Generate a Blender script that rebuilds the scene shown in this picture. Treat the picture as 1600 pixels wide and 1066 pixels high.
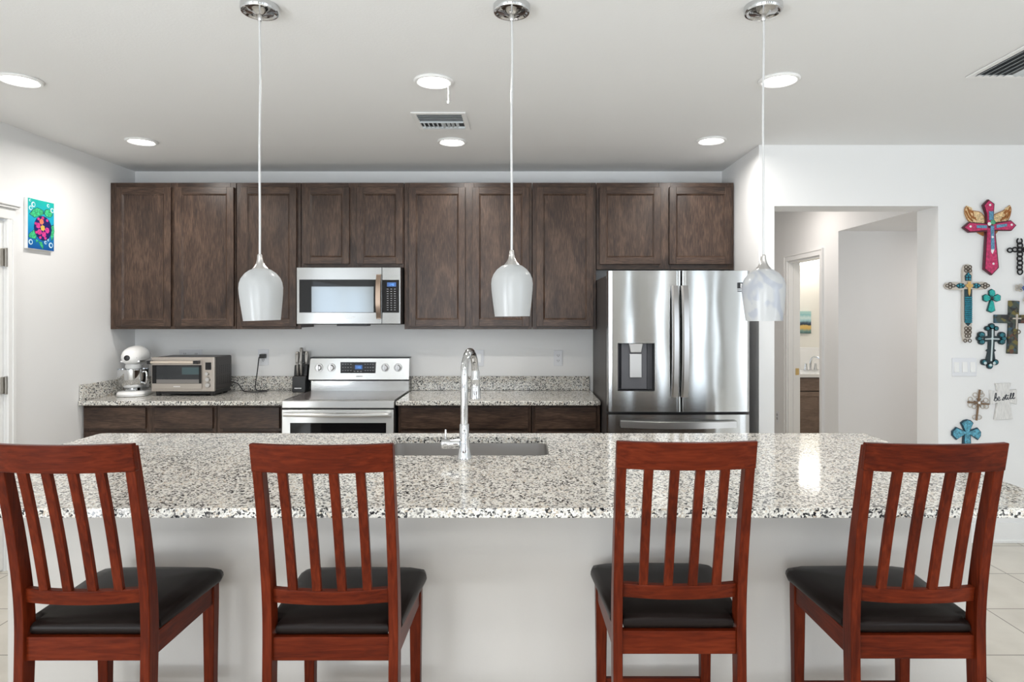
import bpy, bmesh, math, random
from math import pi, sin, cos, radians
from mathutils import Vector

for o in list(bpy.data.objects):
    bpy.data.objects.remove(o, do_unlink=True)
S = bpy.context.scene
COL = S.collection
random.seed(7)

# ------------------------------------------------------------------ camera
CAM_H, FPX, CX, CY = 1.5, 1000.0, 815.0, 492.0
cd = bpy.data.cameras.new('camera')
cam = bpy.data.objects.new('camera', cd)
COL.objects.link(cam)
cam.location = (0, 0, CAM_H)
cam.rotation_euler = (radians(90), 0, 0)
cd.sensor_width = 36.0
cd.lens = 36.0 * FPX / 1600.0
cd.shift_x = (800.0 - CX) / 1600.0
cd.shift_y = -(533.0 - CY) / 1600.0
cd.clip_start = 0.05
S.camera = cam

# ------------------------------------------------------------------ world, exposure
S.view_settings.view_transform = 'Standard'
S.view_settings.look = 'None'
S.view_settings.gamma = 1.0
S.view_settings.use_curve_mapping = False
S.view_settings.exposure = 0.24
W = bpy.data.worlds.new('daylight')
S.world = W
W.use_nodes = True
W.node_tree.nodes['Background'].inputs[0].default_value = (0.75, 0.87, 1.0, 1)
W.node_tree.nodes['Background'].inputs[1].default_value = 1.6

H = 2.62            # ceiling height
XL = -3.02          # left wall
YB = 5.0            # kitchen back wall
YF = 4.22           # wall with the crosses


def area(name, loc, rot, sx, sy, power, color=(1, 1, 1), shape='RECTANGLE', spread=pi, parent=None):
    l = bpy.data.lights.new(name, 'AREA')
    l.shape = shape
    l.size = sx
    if shape in ('RECTANGLE', 'ELLIPSE'):
        l.size_y = sy
    l.energy = power
    l.color = color
    l.spread = spread
    o = bpy.data.objects.new(name, l)
    COL.objects.link(o)
    o.location = loc
    o.rotation_euler = rot
    if parent:
        o.parent = parent
    return o


DAY = (0.90, 0.95, 1.0)
# daylight through the sliding door in the left wall and the rear windows (all behind the camera)
area('slider_daylight', (XL - 0.16, -1.9, 1.02), (0, radians(-90), 0), 2.0, 3.5, 22, DAY)
area('rear_window_daylight', (-1.0, -4.20, 1.55), (radians(90), 0, 0), 2.6, 1.4, 30, DAY)
GLAZ = ((1.24, 1.40), (2.34, 2.52), (3.48, 3.95), (4.22, 4.36))
for ga, gb in GLAZ:
    area('patio_door_daylight', ((ga + gb) / 2, -4.20, 1.2), (radians(90), 0, 0), gb - ga, 2.1, (16 if gb - ga > 0.3 else 26) * (gb - ga), (0.82, 0.92, 1.0))
# added unseen lights outside the openings, aimed up to brighten the ceiling
area('ceiling_fill', (XL - 0.7, -1.9, 0.25), (0, radians(-125), 0), 1.0, 3.4, 150, (0.93, 0.97, 1.0))
area('ceiling_fill', (-1.0, -4.7, 0.3), (radians(128), 0, 0), 2.4, 0.8, 90, (0.93, 0.97, 1.0))
# added fill at an invented opening in the right wall, brightens the crosses wall
area('cross_wall_fill', (4.66, -1.6, 1.35), (0, radians(90), 0), 1.8, 2.4, 46, (0.84, 0.92, 1.0))
# recessed ceiling lamps over the living side of the room
for lx_ in (-1.45, 0.05, 1.5):
    for ly_ in (0.88, -0.40, -1.75):
        area('living_downlight', (lx_, ly_, H - 0.012), (0, 0, 0), 0.13, 0.13, {0.88: 3.2, -0.40: 5.0, -1.75: 7.5}[ly_], (1.0, 0.96, 0.92), 'DISK', radians(160))
# ceiling lamps of the hallway and bathroom; the passage one is an added fill
area('hall_lamp', (2.2, 5.75, H - 0.03), (0, 0, 0), 0.16, 0.16, 7, (1.0, 0.93, 0.87), 'DISK')
area('passage_fill', (4.1, 5.0, 2.19), (0, 0, 0), 0.2, 0.2, 7, (1.0, 0.94, 0.90), 'DISK')
area('bath_lamp', (3.7, 6.6, H - 0.03), (0, 0, 0), 0.3, 0.3, 9, (1.0, 0.93, 0.82), 'DISK')

# ------------------------------------------------------------------ helpers
ORG = {}


def FX(px, Y):
    return (px - CX) / FPX * Y


def FZ(py, Y):
    return CAM_H + (CY - py) / FPX * Y


def tag(o, label, cat, group=None, kind=None):
    o['label'] = label
    o['category'] = cat
    if group:
        o['group'] = group
    if kind:
        o['kind'] = kind
    return o


def empty(name, loc, label=None, cat=None, group=None, kind=None):
    o = bpy.data.objects.new(name, None)
    COL.objects.link(o)
    o.location = loc
    o.empty_display_size = 0.05
    ORG[o.name] = Vector(loc)
    if label:
        tag(o, label, cat, group, kind)
    return o


def kids(o):
    return [c for c in bpy.data.objects if c.parent == o]


def copy_tree(o, parent=None):
    c = o.copy()
    COL.objects.link(c)
    if parent:
        c.parent = parent
    for ch in kids(o):
        copy_tree(ch, c)
    return c


def catmull(pts, n=6, closed=False):
    P = [Vector(p) for p in pts]
    out = []
    N = len(P)
    rng = range(N if closed else N - 1)
    for i in rng:
        if closed:
            p0, p1, p2, p3 = P[(i - 1) % N], P[i], P[(i + 1) % N], P[(i + 2) % N]
        else:
            p0, p1, p2, p3 = P[max(i - 1, 0)], P[i], P[i + 1], P[min(i + 2, N - 1)]
        for k in range(n):
            t = k / n
            out.append(0.5 * ((2 * p1) + (p2 - p0) * t + (2 * p0 - 5 * p1 + 4 * p2 - p3) * t * t + (3 * p1 - p0 - 3 * p2 + p3) * t ** 3))
    if not closed:
        out.append(P[-1])
    return out


class MB:
    def __init__(self):
        self.bm = bmesh.new()

    def _f(self, vs, m=0):
        try:
            f = self.bm.faces.new(vs)
            f.material_index = m
            return f
        except ValueError:
            return None

    def box(self, x0, x1, y0, y1, z0, z1, m=0):
        x0, x1 = min(x0, x1), max(x0, x1)
        y0, y1 = min(y0, y1), max(y0, y1)
        z0, z1 = min(z0, z1), max(z0, z1)
        a = [(x0, y0), (x1, y0), (x1, y1), (x0, y1)]
        return self.loft([[(p[0], p[1], z0) for p in a], [(p[0], p[1], z1) for p in a]], m)

    def loft(self, secs, m=0, cap=True, closed=True, wrap=False):
        V = [[self.bm.verts.new(p) for p in s] for s in secs]
        n = len(secs[0])
        if wrap:
            V.append(V[0])
        for a, b in zip(V, V[1:]):
            for i in range(n if closed else n - 1):
                j = (i + 1) % n
                self._f([a[i], a[j], b[j], b[i]], m)
        if cap:
            self._f(list(reversed(V[0])), m)
            self._f(V[-1], m)
        return self

    def prism(self, pts, plane, a, b, m=0):
        def P(p, t):
            u, v = p
            return {'xy': (u, v, t), 'xz': (u, t, v), 'yz': (t, u, v)}[plane]
        return self.loft([[P(p, a) for p in pts], [P(p, b) for p in pts]], m)

    def lathe(self, prof, c=(0, 0, 0), axis='z', seg=24, m=0, cap=True, a0=0.0):
        secs = []
        for r, h in prof:
            s = []
            for k in range(seg):
                t = 2 * pi * k / seg + a0
                u, v = r * cos(t), r * sin(t)
                p = {'z': (u, v, h), 'y': (u, h, v), 'x': (h, u, v)}[axis]
                s.append((p[0] + c[0], p[1] + c[1], p[2] + c[2]))
            secs.append(s)
        return self.loft(secs, m, cap)

    def tube(self, pts, r, seg=8, m=0, cap=True, closed=False, flat=None):
        P = [Vector(p) for p in pts]
        N = len(P)
        secs = []
        up = None
        for i in range(N):
            if closed:
                d = P[(i + 1) % N] - P[(i - 1) % N]
            else:
                d = P[min(i + 1, N - 1)] - P[max(i - 1, 0)]
            if d.length < 1e-9:
                d = Vector((0, 0, 1))
            d.normalize()
            if up is None:
                up = Vector((0, 0, 1)) if abs(d.z) < 0.9 else Vector((1, 0, 0))
            u = up - d * up.dot(d)
            if u.length < 1e-6:
                u = Vector((0, 1, 0)) - d * d.y
            u.normalize()
            up = u
            v = d.cross(u)
            rr = r[i] if isinstance(r, (list, tuple)) else r
            secs.append([tuple(P[i] + (u * cos(2 * pi * k / seg) + v * sin(2 * pi * k / seg)) * rr) for k in range(seg)])
        if closed:
            return self.loft(secs, m, False, wrap=True)
        return self.loft(secs, m, cap)

    def ball(self, c, rx, ry, rz, seg=16, rings=10, m=0):
        prof = [(sin(pi * i / rings), -cos(pi * i / rings)) for i in range(rings + 1)]
        secs = []
        for r, h in prof:
            r = max(r, 1e-3)
            secs.append([(c[0] + rx * r * cos(2 * pi * k / seg), c[1] + ry * r * sin(2 * pi * k / seg), c[2] + rz * h) for k in range(seg)])
        return self.loft(secs, m)

    def build(self, name, mats, parent=None, bevel=0.0, smooth=35, origin=None, seg=2, subsurf=0):
        bm = self.bm
        bmesh.ops.recalc_face_normals(bm, faces=bm.faces)
        if origin is None:
            if parent is not None:
                origin = ORG[parent.name]
            else:
                n = max(len(bm.verts), 1)
                xs = [v.co for v in bm.verts]
                origin = Vector((sum(v.x for v in xs) / n, sum(v.y for v in xs) / n, min(v.z for v in xs)))
        origin = Vector(origin)
        bmesh.ops.translate(bm, verts=bm.verts, vec=-origin)
        me = bpy.data.meshes.new(name)
        bm.to_mesh(me)
        bm.free()
        if not isinstance(mats, (list, tuple)):
            mats = [mats]
        for mt in mats:
            me.materials.append(mt)
        me.shade_smooth()
        me.set_sharp_from_angle(angle=radians(smooth))
        o = bpy.data.objects.new(name, me)
        COL.objects.link(o)
        if parent is not None:
            o.parent = parent
        else:
            o.location = origin
        ORG[o.name] = origin
        if bevel > 0:
            b = o.modifiers.new('bevel', 'BEVEL')
            b.width = bevel
            b.segments = seg
            b.limit_method = 'ANGLE'
            b.angle_limit = radians(40)
            b.harden_normals = True
        if subsurf:
            s = o.modifiers.new('sub', 'SUBSURF')
            s.levels = s.render_levels = subsurf
        return o


def rrect(x0, x1, y0, y1, r, n=5):
    out = []
    for cx, cy, a in ((x1 - r, y0 + r, -90), (x1 - r, y1 - r, 0), (x0 + r, y1 - r, 90), (x0 + r, y0 + r, 180)):
        for k in range(n + 1):
            t = radians(a + 90 * k / n)
            out.append((cx + r * cos(t), cy + r * sin(t)))
    return out


# ------------------------------------------------------------------ materials
def new_mat(name):
    m = bpy.data.materials.new(name)
    m.use_nodes = True
    nt = m.node_tree
    return m, nt, nt.nodes['Principled BSDF']


def srgb(r, g, b):
    f = lambda c: ((c / 255 + 0.055) / 1.055) ** 2.4 if c > 10 else c / 255 / 12.92
    return (f(r), f(g), f(b), 1)


def pm(name, color, rough=0.5, metal=0.0, bump=0.0, bscale=200.0, coat=0.0, emis=None, estr=0.0, var=0.0, stretch=(1, 1, 1), trans=0.0, spec=None):
    m, nt, b = new_mat(name)
    if len(color) == 3:
        color = (*color, 1)
    b.inputs['Base Color'].default_value = color
    b.inputs['Roughness'].default_value = rough
    b.inputs['Metallic'].default_value = metal
    b.inputs['Coat Weight'].default_value = coat
    b.inputs['Coat Roughness'].default_value = 0.15
    if spec is not None:
        b.inputs['Specular IOR Level'].default_value = spec
    if trans:
        b.inputs['Transmission Weight'].default_value = trans
    if emis:
        b.inputs['Emission Color'].default_value = (*emis, 1) if len(emis) == 3 else emis
        b.inputs['Emission Strength'].default_value = estr
    if bump or var:
        tc = nt.nodes.new('ShaderNodeTexCoord')
        mp = nt.nodes.new('ShaderNodeMapping')
        mp.inputs['Scale'].default_value = stretch
        nz = nt.nodes.new('ShaderNodeTexNoise')
        nz.inputs['Scale'].default_value = bscale
        nz.inputs['Detail'].default_value = 3
        nt.links.new(tc.outputs['Object'], mp.inputs[0])
        nt.links.new(mp.outputs[0], nz.inputs['Vector'])
        if bump:
            bp = nt.nodes.new('ShaderNodeBump')
            bp.inputs['Strength'].default_value = bump
            bp.inputs['Distance'].default_value = 0.002
            nt.links.new(nz.outputs['Fac'], bp.inputs['Height'])
            nt.links.new(bp.outputs[0], b.inputs['Normal'])
        if var:
            mx = nt.nodes.new('ShaderNodeMix')
            mx.data_type = 'RGBA'
            mx.inputs[6].default_value = tuple(c * (1 - var) for c in color[:3]) + (1,)
            mx.inputs[7].default_value = tuple(min(1, c * (1 + var)) for c in color[:3]) + (1,)
            mr = nt.nodes.new('ShaderNodeMapRange')
            mr.inputs[1].default_value = 0.36
            mr.inputs[2].default_value = 0.64
            nt.links.new(nz.outputs['Fac'], mr.inputs[0])
            nt.links.new(mr.outputs[0], mx.inputs[0])
            nt.links.new(mx.outputs[2], b.inputs['Base Color'])
    return m


def ramp(nt, stops, interp='LINEAR'):
    r = nt.nodes.new('ShaderNodeValToRGB')
    r.color_ramp.interpolation = interp
    e = r.color_ramp.elements
    while len(e) > 1:
        e.remove(e[-1])
    e[0].position, e[0].color = stops[0]
    for p, c in stops[1:]:
        x = e.new(p)
        x.color = c
    return r


def wood(name, dark, mid, light, axis, rough=0.38, grain=1.0, coat=0.0, spec=0.5):
    m, nt, b = new_mat(name)
    tc = nt.nodes.new('ShaderNodeTexCoord')
    oi = nt.nodes.new('ShaderNodeObjectInfo')
    ad = nt.nodes.new('ShaderNodeVectorMath')
    ad.operation = 'MULTIPLY_ADD'
    ad.inputs[1].default_value = (1, 1, 1)
    cb = nt.nodes.new('ShaderNodeCombineXYZ')
    mu = nt.nodes.new('ShaderNodeMath')
    mu.operation = 'MULTIPLY'
    mu.inputs[1].default_value = 17.0
    nt.links.new(oi.outputs['Random'], mu.inputs[0])
    for k in range(3):
        nt.links.new(mu.outputs[0], cb.inputs[k])
    nt.links.new(tc.outputs['Object'], ad.inputs[0])
    nt.links.new(cb.outputs[0], ad.inputs[2])
    sc = {'x': (0.09, 1, 1), 'y': (1, 0.09, 1), 'z': (1, 1, 0.09)}[axis]
    mp = nt.nodes.new('ShaderNodeMapping')
    mp.inputs['Scale'].default_value = sc
    nt.links.new(ad.outputs[0], mp.inputs[0])
    n1 = nt.nodes.new('ShaderNodeTexNoise')
    n1.inputs['Scale'].default_value = 170 * grain
    n1.inputs['Detail'].default_value = 5
    n1.inputs['Distortion'].default_value = 0.6
    nt.links.new(mp.outputs[0], n1.inputs['Vector'])
    sc2 = {'x': (0.3, 1, 1), 'y': (1, 0.3, 1), 'z': (1, 1, 0.3)}[axis]
    mp2 = nt.nodes.new('ShaderNodeMapping')
    mp2.inputs['Scale'].default_value = sc2
    nt.links.new(ad.outputs[0], mp2.inputs[0])
    n2 = nt.nodes.new('ShaderNodeTexNoise')
    n2.inputs['Scale'].default_value = 9 * grain
    n2.inputs['Detail'].default_value = 4
    n2.inputs['Distortion'].default_value = 1.2
    nt.links.new(mp2.outputs[0], n2.inputs['Vector'])
    mx = nt.nodes.new('ShaderNodeMath')
    mx.operation = 'MULTIPLY_ADD'
    mx.inputs[1].default_value = 0.55
    nt.links.new(n1.outputs['Fac'], mx.inputs[0])
    m2 = nt.nodes.new('ShaderNodeMath')
    m2.operation = 'MULTIPLY'
    m2.inputs[1].default_value = 0.45
    nt.links.new(n2.outputs['Fac'], m2.inputs[0])
    nt.links.new(m2.outputs[0], mx.inputs[2])
    r = ramp(nt, [(0.34, dark), (0.5, mid), (0.66, light)])
    nt.links.new(mx.outputs[0], r.inputs[0])
    nt.links.new(r.outputs[0], b.inputs['Base Color'])
    b.inputs['Roughness'].default_value = rough
    b.inputs['Coat Weight'].default_value = coat
    b.inputs['Coat Roughness'].default_value = 0.2
    b.inputs['Specular IOR Level'].default_value = spec
    bp = nt.nodes.new('ShaderNodeBump')
    bp.inputs['Strength'].default_value = 0.06
    bp.inputs['Distance'].default_value = 0.001
    nt.links.new(n1.outputs['Fac'], bp.inputs['Height'])
    nt.links.new(bp.outputs[0], b.inputs['Normal'])
    return m


def granite_mat():
    m, nt, b = new_mat('speckled_granite')
    tc = nt.nodes.new('ShaderNodeTexCoord')
    nz = nt.nodes.new('ShaderNodeTexNoise')
    nz.inputs['Scale'].default_value = 80
    nz.inputs['Detail'].default_value = 3
    nt.links.new(tc.outputs['Object'], nz.inputs['Vector'])
    ad = nt.nodes.new('ShaderNodeVectorMath')
    ad.operation = 'MULTIPLY_ADD'
    ad.inputs[1].default_value = (0.012, 0.012, 0.012)
    nt.links.new(nz.outputs['Color'], ad.inputs[0])
    nt.links.new(tc.outputs['Object'], ad.inputs[2])
    v1 = nt.nodes.new('ShaderNodeTexVoronoi')
    v1.inputs['Scale'].default_value = 170
    nt.links.new(ad.outputs[0], v1.inputs['Vector'])
    sp = nt.nodes.new('ShaderNodeSeparateColor')
    nt.links.new(v1.outputs['Color'], sp.inputs[0])
    big = nt.nodes.new('ShaderNodeTexNoise')
    big.inputs['Scale'].default_value = 14
    big.inputs['Detail'].default_value = 3
    nt.links.new(tc.outputs['Object'], big.inputs['Vector'])
    k = nt.nodes.new('ShaderNodeMath')
    k.operation = 'MULTIPLY_ADD'
    k.inputs[1].default_value = 0.55
    nt.links.new(big.outputs['Fac'], k.inputs[0])
    k2 = nt.nodes.new('ShaderNodeMath')
    k2.operation = 'SUBTRACT'
    k2.inputs[1].default_value = 0.27
    nt.links.new(sp.outputs[0], k.inputs[2])
    nt.links.new(k.outputs[0], k2.inputs[0])
    r = ramp(nt, [(0.0, srgb(30, 32, 36)), (0.10, srgb(66, 67, 69)), (0.165, srgb(122, 121, 119)), (0.25, srgb(176, 173, 167)),
                  (0.36, srgb(212, 209, 202)), (0.55, srgb(230, 228, 221)), (0.90, srgb(212, 203, 188)), (0.97, srgb(196, 183, 166))], 'CONSTANT')
    nt.links.new(k2.outputs[0], r.inputs[0])
    fine = nt.nodes.new('ShaderNodeTexNoise')
    fine.inputs['Scale'].default_value = 330
    fine.inputs['Detail'].default_value = 2
    nt.links.new(tc.outputs['Object'], fine.inputs['Vector'])
    fr = ramp(nt, [(0.36, (0.35, 0.35, 0.36, 1)), (0.46, (1, 1, 1, 1))])
    nt.links.new(fine.outputs['Fac'], fr.inputs[0])
    mx = nt.nodes.new('ShaderNodeMix')
    mx.data_type = 'RGBA'
    mx.blend_type = 'MULTIPLY'
    mx.inputs[0].default_value = 0.8
    nt.links.new(r.outputs[0], mx.inputs[6])
    nt.links.new(fr.outputs[0], mx.inputs[7])
    nt.links.new(mx.outputs[2], b.inputs['Base Color'])
    b.inputs['Roughness'].default_value = 0.09
    return m


def steel_mat(name, base=0.62, rough=0.22, aniso=0.75, vertical=False, wav=0.0):
    m, nt, b = new_mat(name)
    b.inputs['Base Color'].default_value = (base, base, base * 0.985, 1)
    b.inputs['Metallic'].default_value = 1
    tc = nt.nodes.new('ShaderNodeTexCoord')
    mp = nt.nodes.new('ShaderNodeMapping')
    mp.inputs['Scale'].default_value = (1, 1, 0.01) if vertical else (0.01, 1, 1)
    nz = nt.nodes.new('ShaderNodeTexNoise')
    nz.inputs['Scale'].default_value = 500
    nt.links.new(tc.outputs['Object'], mp.inputs[0])
    nt.links.new(mp.outputs[0], nz.inputs['Vector'])
    mr = nt.nodes.new('ShaderNodeMapRange')
    mr.inputs['To Min'].default_value = rough * 0.8
    mr.inputs['To Max'].default_value = rough * 1.25
    nt.links.new(nz.outputs['Fac'], mr.inputs[0])
    nt.links.new(mr.outputs[0], b.inputs['Roughness'])
    b.inputs['Anisotropic'].default_value = aniso
    tg = nt.nodes.new('ShaderNodeTangent')
    tg.direction_type = 'RADIAL'
    tg.axis = 'Z'
    nt.links.new(tg.outputs[0], b.inputs['Tangent'])
    if not vertical:
        b.inputs['Anisotropic Rotation'].default_value = 0.25
    if wav:
        w = nt.nodes.new('ShaderNodeTexNoise')
        w.inputs['Scale'].default_value = 5.0
        w.inputs['Detail'].default_value = 1
        mp2 = nt.nodes.new('ShaderNodeMapping')
        mp2.inputs['Scale'].default_value = (1, 1, 0.35)
        nt.links.new(tc.outputs['Object'], mp2.inputs[0])
        nt.links.new(mp2.outputs[0], w.inputs['Vector'])
        bp = nt.nodes.new('ShaderNodeBump')
        bp.inputs['Strength'].default_value = wav
        bp.inputs['Distance'].default_value = 0.02
        nt.links.new(w.outputs['Fac'], bp.inputs['Height'])
        nt.links.new(bp.outputs[0], b.inputs['Normal'])
    return m


def tile_mat():
    m, nt, b = new_mat('floor_tile')
    g = nt.nodes.new('ShaderNodeTexCoord')
    mp = nt.nodes.new('ShaderNodeMapping')
    T = 0.444
    # grout lines at X = 2.367 + k*T and Y = 2.82 + k*T
    mp.inputs['Location'].default_value = (-2.367 / T, -2.82 / T, 0)
    mp.inputs['Scale'].default_value = (1 / T, 1 / T, 1)
    nt.links.new(g.outputs['Object'], mp.inputs[0])
    br = nt.nodes.new('ShaderNodeTexBrick')
    br.offset = 0
    br.squash = 1
    br.inputs['Scale'].default_value = 1
    br.inputs['Brick Width'].default_value = 1
    br.inputs['Row Height'].default_value = 1
    br.inputs['Mortar Size'].default_value = 0.008
    br.inputs['Color1'].default_value = srgb(214, 209, 198)
    br.inputs['Color2'].default_value = srgb(220, 215, 205)
    br.inputs['Mortar'].default_value = srgb(140, 132, 122)
    nt.links.new(mp.outputs[0], br.inputs['Vector'])
    nz = nt.nodes.new('ShaderNodeTexNoise')
    nz.inputs['Scale'].default_value = 5
    nz.inputs['Detail'].default_value = 5
    nt.links.new(g.outputs['Object'], nz.inputs['Vector'])
    r = ramp(nt, [(0.3, (0.86, 0.85, 0.84, 1)), (0.7, (1, 1, 1, 1))])
    nt.links.new(nz.outputs['Fac'], r.inputs[0])
    mx = nt.nodes.new('ShaderNodeMix')
    mx.data_type = 'RGBA'
    mx.blend_type = 'MULTIPLY'
    mx.inputs[0].default_value = 1
    nt.links.new(br.outputs[0], mx.inputs[6])
    nt.links.new(r.outputs[0], mx.inputs[7])
    nt.links.new(mx.outputs[2], b.inputs['Base Color'])
    b.inputs['Roughness'].default_value = 0.3
    return m


def glass_shade_mat(swirl=False):
    m, nt, b = new_mat('frosted_white_glass')
    out = nt.nodes['Material Output']
    nt.nodes.remove(b)
    d = nt.nodes.new('ShaderNodeBsdfDiffuse')
    t = nt.nodes.new('ShaderNodeBsdfTranslucent')
    gl = nt.nodes.new('ShaderNodeBsdfGlossy')
    gl.inputs['Roughness'].default_value = 0.25
    d.inputs[0].default_value = (0.66, 0.675, 0.68, 1)
    t.inputs[0].default_value = (0.68, 0.685, 0.68, 1)
    if swirl:
        tc = nt.nodes.new('ShaderNodeTexCoord')
        nz = nt.nodes.new('ShaderNodeTexNoise')
        nz.inputs['Scale'].default_value = 9
        nz.inputs['Detail'].default_value = 1
        nz.inputs['Distortion'].default_value = 2.5
        nt.links.new(tc.outputs['Object'], nz.inputs['Vector'])
        r = ramp(nt, [(0.36, (0.58, 0.61, 0.68, 1)), (0.44, (0.74, 0.75, 0.755, 1))])
        nt.links.new(nz.outputs['Fac'], r.inputs[0])
        nt.links.new(r.outputs[0], d.inputs[0])
    m1 = nt.nodes.new('ShaderNodeMixShader')
    m1.inputs[0].default_value = 0.45
    nt.links.new(d.outputs[0], m1.inputs[1])
    nt.links.new(t.outputs[0], m1.inputs[2])
    m2 = nt.nodes.new('ShaderNodeMixShader')
    m2.inputs[0].default_value = 0.04
    nt.links.new(m1.outputs[0], m2.inputs[1])
    nt.links.new(gl.outputs[0], m2.inputs[2])
    nt.links.new(m2.outputs[0], out.inputs[0])
    return m


M = {}
M['wall'] = pm('wall_paint', (0.83, 0.83, 0.825), 0.6, bump=0.10, bscale=160)
M['ceiling'] = pm('ceiling_paint', (0.80, 0.80, 0.795), 0.8, bump=0.35, bscale=90)
M['cream'] = pm('cream_wall_paint', (0.82, 0.79, 0.72), 0.6)
M['warmwall'] = pm('warm_wall_paint', (0.82, 0.79, 0.77), 0.6, bump=0.10, bscale=160)
M['trim'] = pm('white_trim_paint', (0.84, 0.84, 0.83), 0.35)
M['tile'] = tile_mat()
M['granite'] = granite_mat()
cab = [srgb(38, 28, 23), srgb(66, 50, 41), srgb(95, 75, 62)]
M['cabv'] = wood('cabinet_wood', *cab, 'z', 0.33, spec=0.38)
M['cabh'] = wood('cabinet_wood_rail', *cab, 'x', 0.33, spec=0.38)
M['cabin'] = pm('vanity_carcass', srgb(40, 31, 28), 0.5)  # dark brown of the vanity body behind its fronts
ch = [srgb(56, 17, 7), srgb(80, 27, 11), srgb(98, 37, 17)]
M['cherryz'] = wood('cherry_wood', *ch, 'z', 0.30, 0.7, coat=0.0, spec=0.08)
M['cherryx'] = wood('cherry_wood_rail', *ch, 'x', 0.30, 0.7, coat=0.0, spec=0.08)
M['cherryy'] = wood('cherry_wood_side', *ch, 'y', 0.30, 0.7, coat=0.0, spec=0.08)
M['leather'] = pm('black_leather', (0.010, 0.0068, 0.006), 0.33, bump=0.10, bscale=420, spec=0.10)
M['steel'] = steel_mat('brushed_steel', 0.60, 0.20, 0.8)
M['steelm'] = steel_mat('microwave_steel', 0.40, 0.2, 0.85)
M['steelr'] = steel_mat('range_steel', 0.70, 0.34, 0.92)
M['fridge'] = steel_mat('fridge_steel', 0.50, 0.145, 1.0, vertical=False, wav=0.05)
M['satin'] = pm('satin_steel', (0.58, 0.57, 0.56), 0.32, 1.0)
M['chrome'] = pm('chrome', (0.66, 0.67, 0.68), 0.05, 1.0)
M['nickel'] = pm('brushed_nickel', (0.62, 0.61, 0.60), 0.28, 1.0)
M['handlesteel'] = pm('handle_steel', (0.40, 0.39, 0.385), 0.3, 1.0)
M['bronze'] = pm('bronze_handle', (0.36, 0.27, 0.21), 0.35, 0.9)
M['darkgrey'] = pm('dark_grey_metal', srgb(72, 68, 67), 0.45, 0.3)
M['black'] = pm('black_plastic', (0.012, 0.012, 0.013), 0.35)
M['blackglass'] = pm('black_glass', (0.008, 0.008, 0.009), 0.04, spec=0.35)
M['panelgrey'] = pm('dispenser_grey', srgb(88, 88, 92), 0.4)
M['cooktop'] = pm('grey_cooktop_glass', srgb(96, 90, 88), 0.22, bump=0.25, bscale=60, stretch=(0.3, 2.2, 1))
M['white'] = pm('white_enamel', (0.86, 0.86, 0.85), 0.18)
M['plate'] = pm('white_plate', (0.76, 0.77, 0.80), 0.35)
M['slot'] = pm('outlet_slot', (0.08, 0.08, 0.08), 0.5)
M['glow'] = pm('glowing_glass', (1, 1, 1), 0.5, emis=(1.0, 0.96, 0.90), estr=3.5)
M['lens'] = pm('lit_lens', (1, 1, 1), 0.5, emis=(1.0, 0.97, 0.92), estr=9.0)
M['blue'] = pm('blue_display', (0.01, 0.03, 0.1), 0.2, emis=(0.12, 0.42, 1.0), estr=1.2)
M['bluedim'] = pm('blue_display_field', (0.02, 0.05, 0.12), 0.2, emis=(0.05, 0.16, 0.5), estr=0.5)
M['mark'] = pm('white_lettering', (0.85, 0.85, 0.86), 0.4)
M['greymark'] = pm('grey_lettering', (0.35, 0.35, 0.36), 0.4)
M['shade'] = glass_shade_mat()
M['shade2'] = glass_shade_mat(True)
M['cordclear'] = pm('clear_cord', (0.60, 0.60, 0.60), 0.25)
M['hinge'] = pm('hinge_metal', (0.38, 0.36, 0.33), 0.35, 1.0)
M['brass'] = pm('brass', (0.75, 0.55, 0.25), 0.3, 1.0)
M['ventgrey'] = pm('vent_louver', (0.62, 0.66, 0.68), 0.45)
M['ventdark'] = pm('vent_cavity', (0.05, 0.055, 0.06), 0.7)

# ------------------------------------------------------------------ structure


def struct(name, mb, mats, label, cat, **k):
    o = mb.build(name, mats, **k)
    return tag(o, label, cat, kind='structure')


def holed(mb, axis, c0, c1, u0, u1, z0, z1, holes):
    """A wall slab (axis 'x' runs along X, 'y' along Y) with rectangular openings (u0,u1,z0,z1)."""
    us = sorted({u0, u1, *[h[0] for h in holes], *[h[1] for h in holes]})
    us = [u for u in us if u0 <= u <= u1]
    for a, b in zip(us, us[1:]):
        m = (a + b) / 2
        cuts = sorted([(h[2], h[3]) for h in holes if h[0] < m < h[1]])
        z = z0
        for ca, cb in cuts + [(z1, z1)]:
            if ca > z + 1e-6:
                if axis == 'x':
                    mb.box(a, b, c0, c1, z, ca)
                else:
                    mb.box(c0, c1, a, b, z, ca)
            z = max(z, cb)


HX0, HX1 = 1.667, 2.747       # hallway opening
m = MB(); m.box(-3.4, 5.0, -4.4, 8.0, -0.1, 0)
struct('floor', m, M['tile'], 'large cream floor tiles with brown grout right of the island', 'floor', origin=(0, 0, 0))
m = MB(); m.box(-3.4, 5.0, -4.4, 8.0, H, H + 0.1)
struct('ceiling', m, M['ceiling'], 'light grey white textured ceiling over the kitchen', 'ceiling')
m = MB(); m.box(XL - 0.1, 1.565, YB, YB + 0.1, 0, H)
struct('wall_back', m, M['wall'], 'pale wall behind the range between upper and base cabinets', 'wall')
m = MB(); holed(m, 'y', XL - 0.14, XL, -4.2, YB + 0.1, 0, H, [(-3.7, -0.1, 0.0, 2.05), (2.88, 3.745, 0.0, 2.06)])
struct('wall_left', m, M['wall'], 'white wall at the left end carrying the turtle picture', 'wall')
m = MB(); holed(m, 'x', -4.2, -4.06, XL - 0.14, 4.75, 0, H, [(-2.3, 0.3, 0.15, 2.25)] + [(ga, gb, 0.15, 2.25) for ga, gb in GLAZ])
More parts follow.
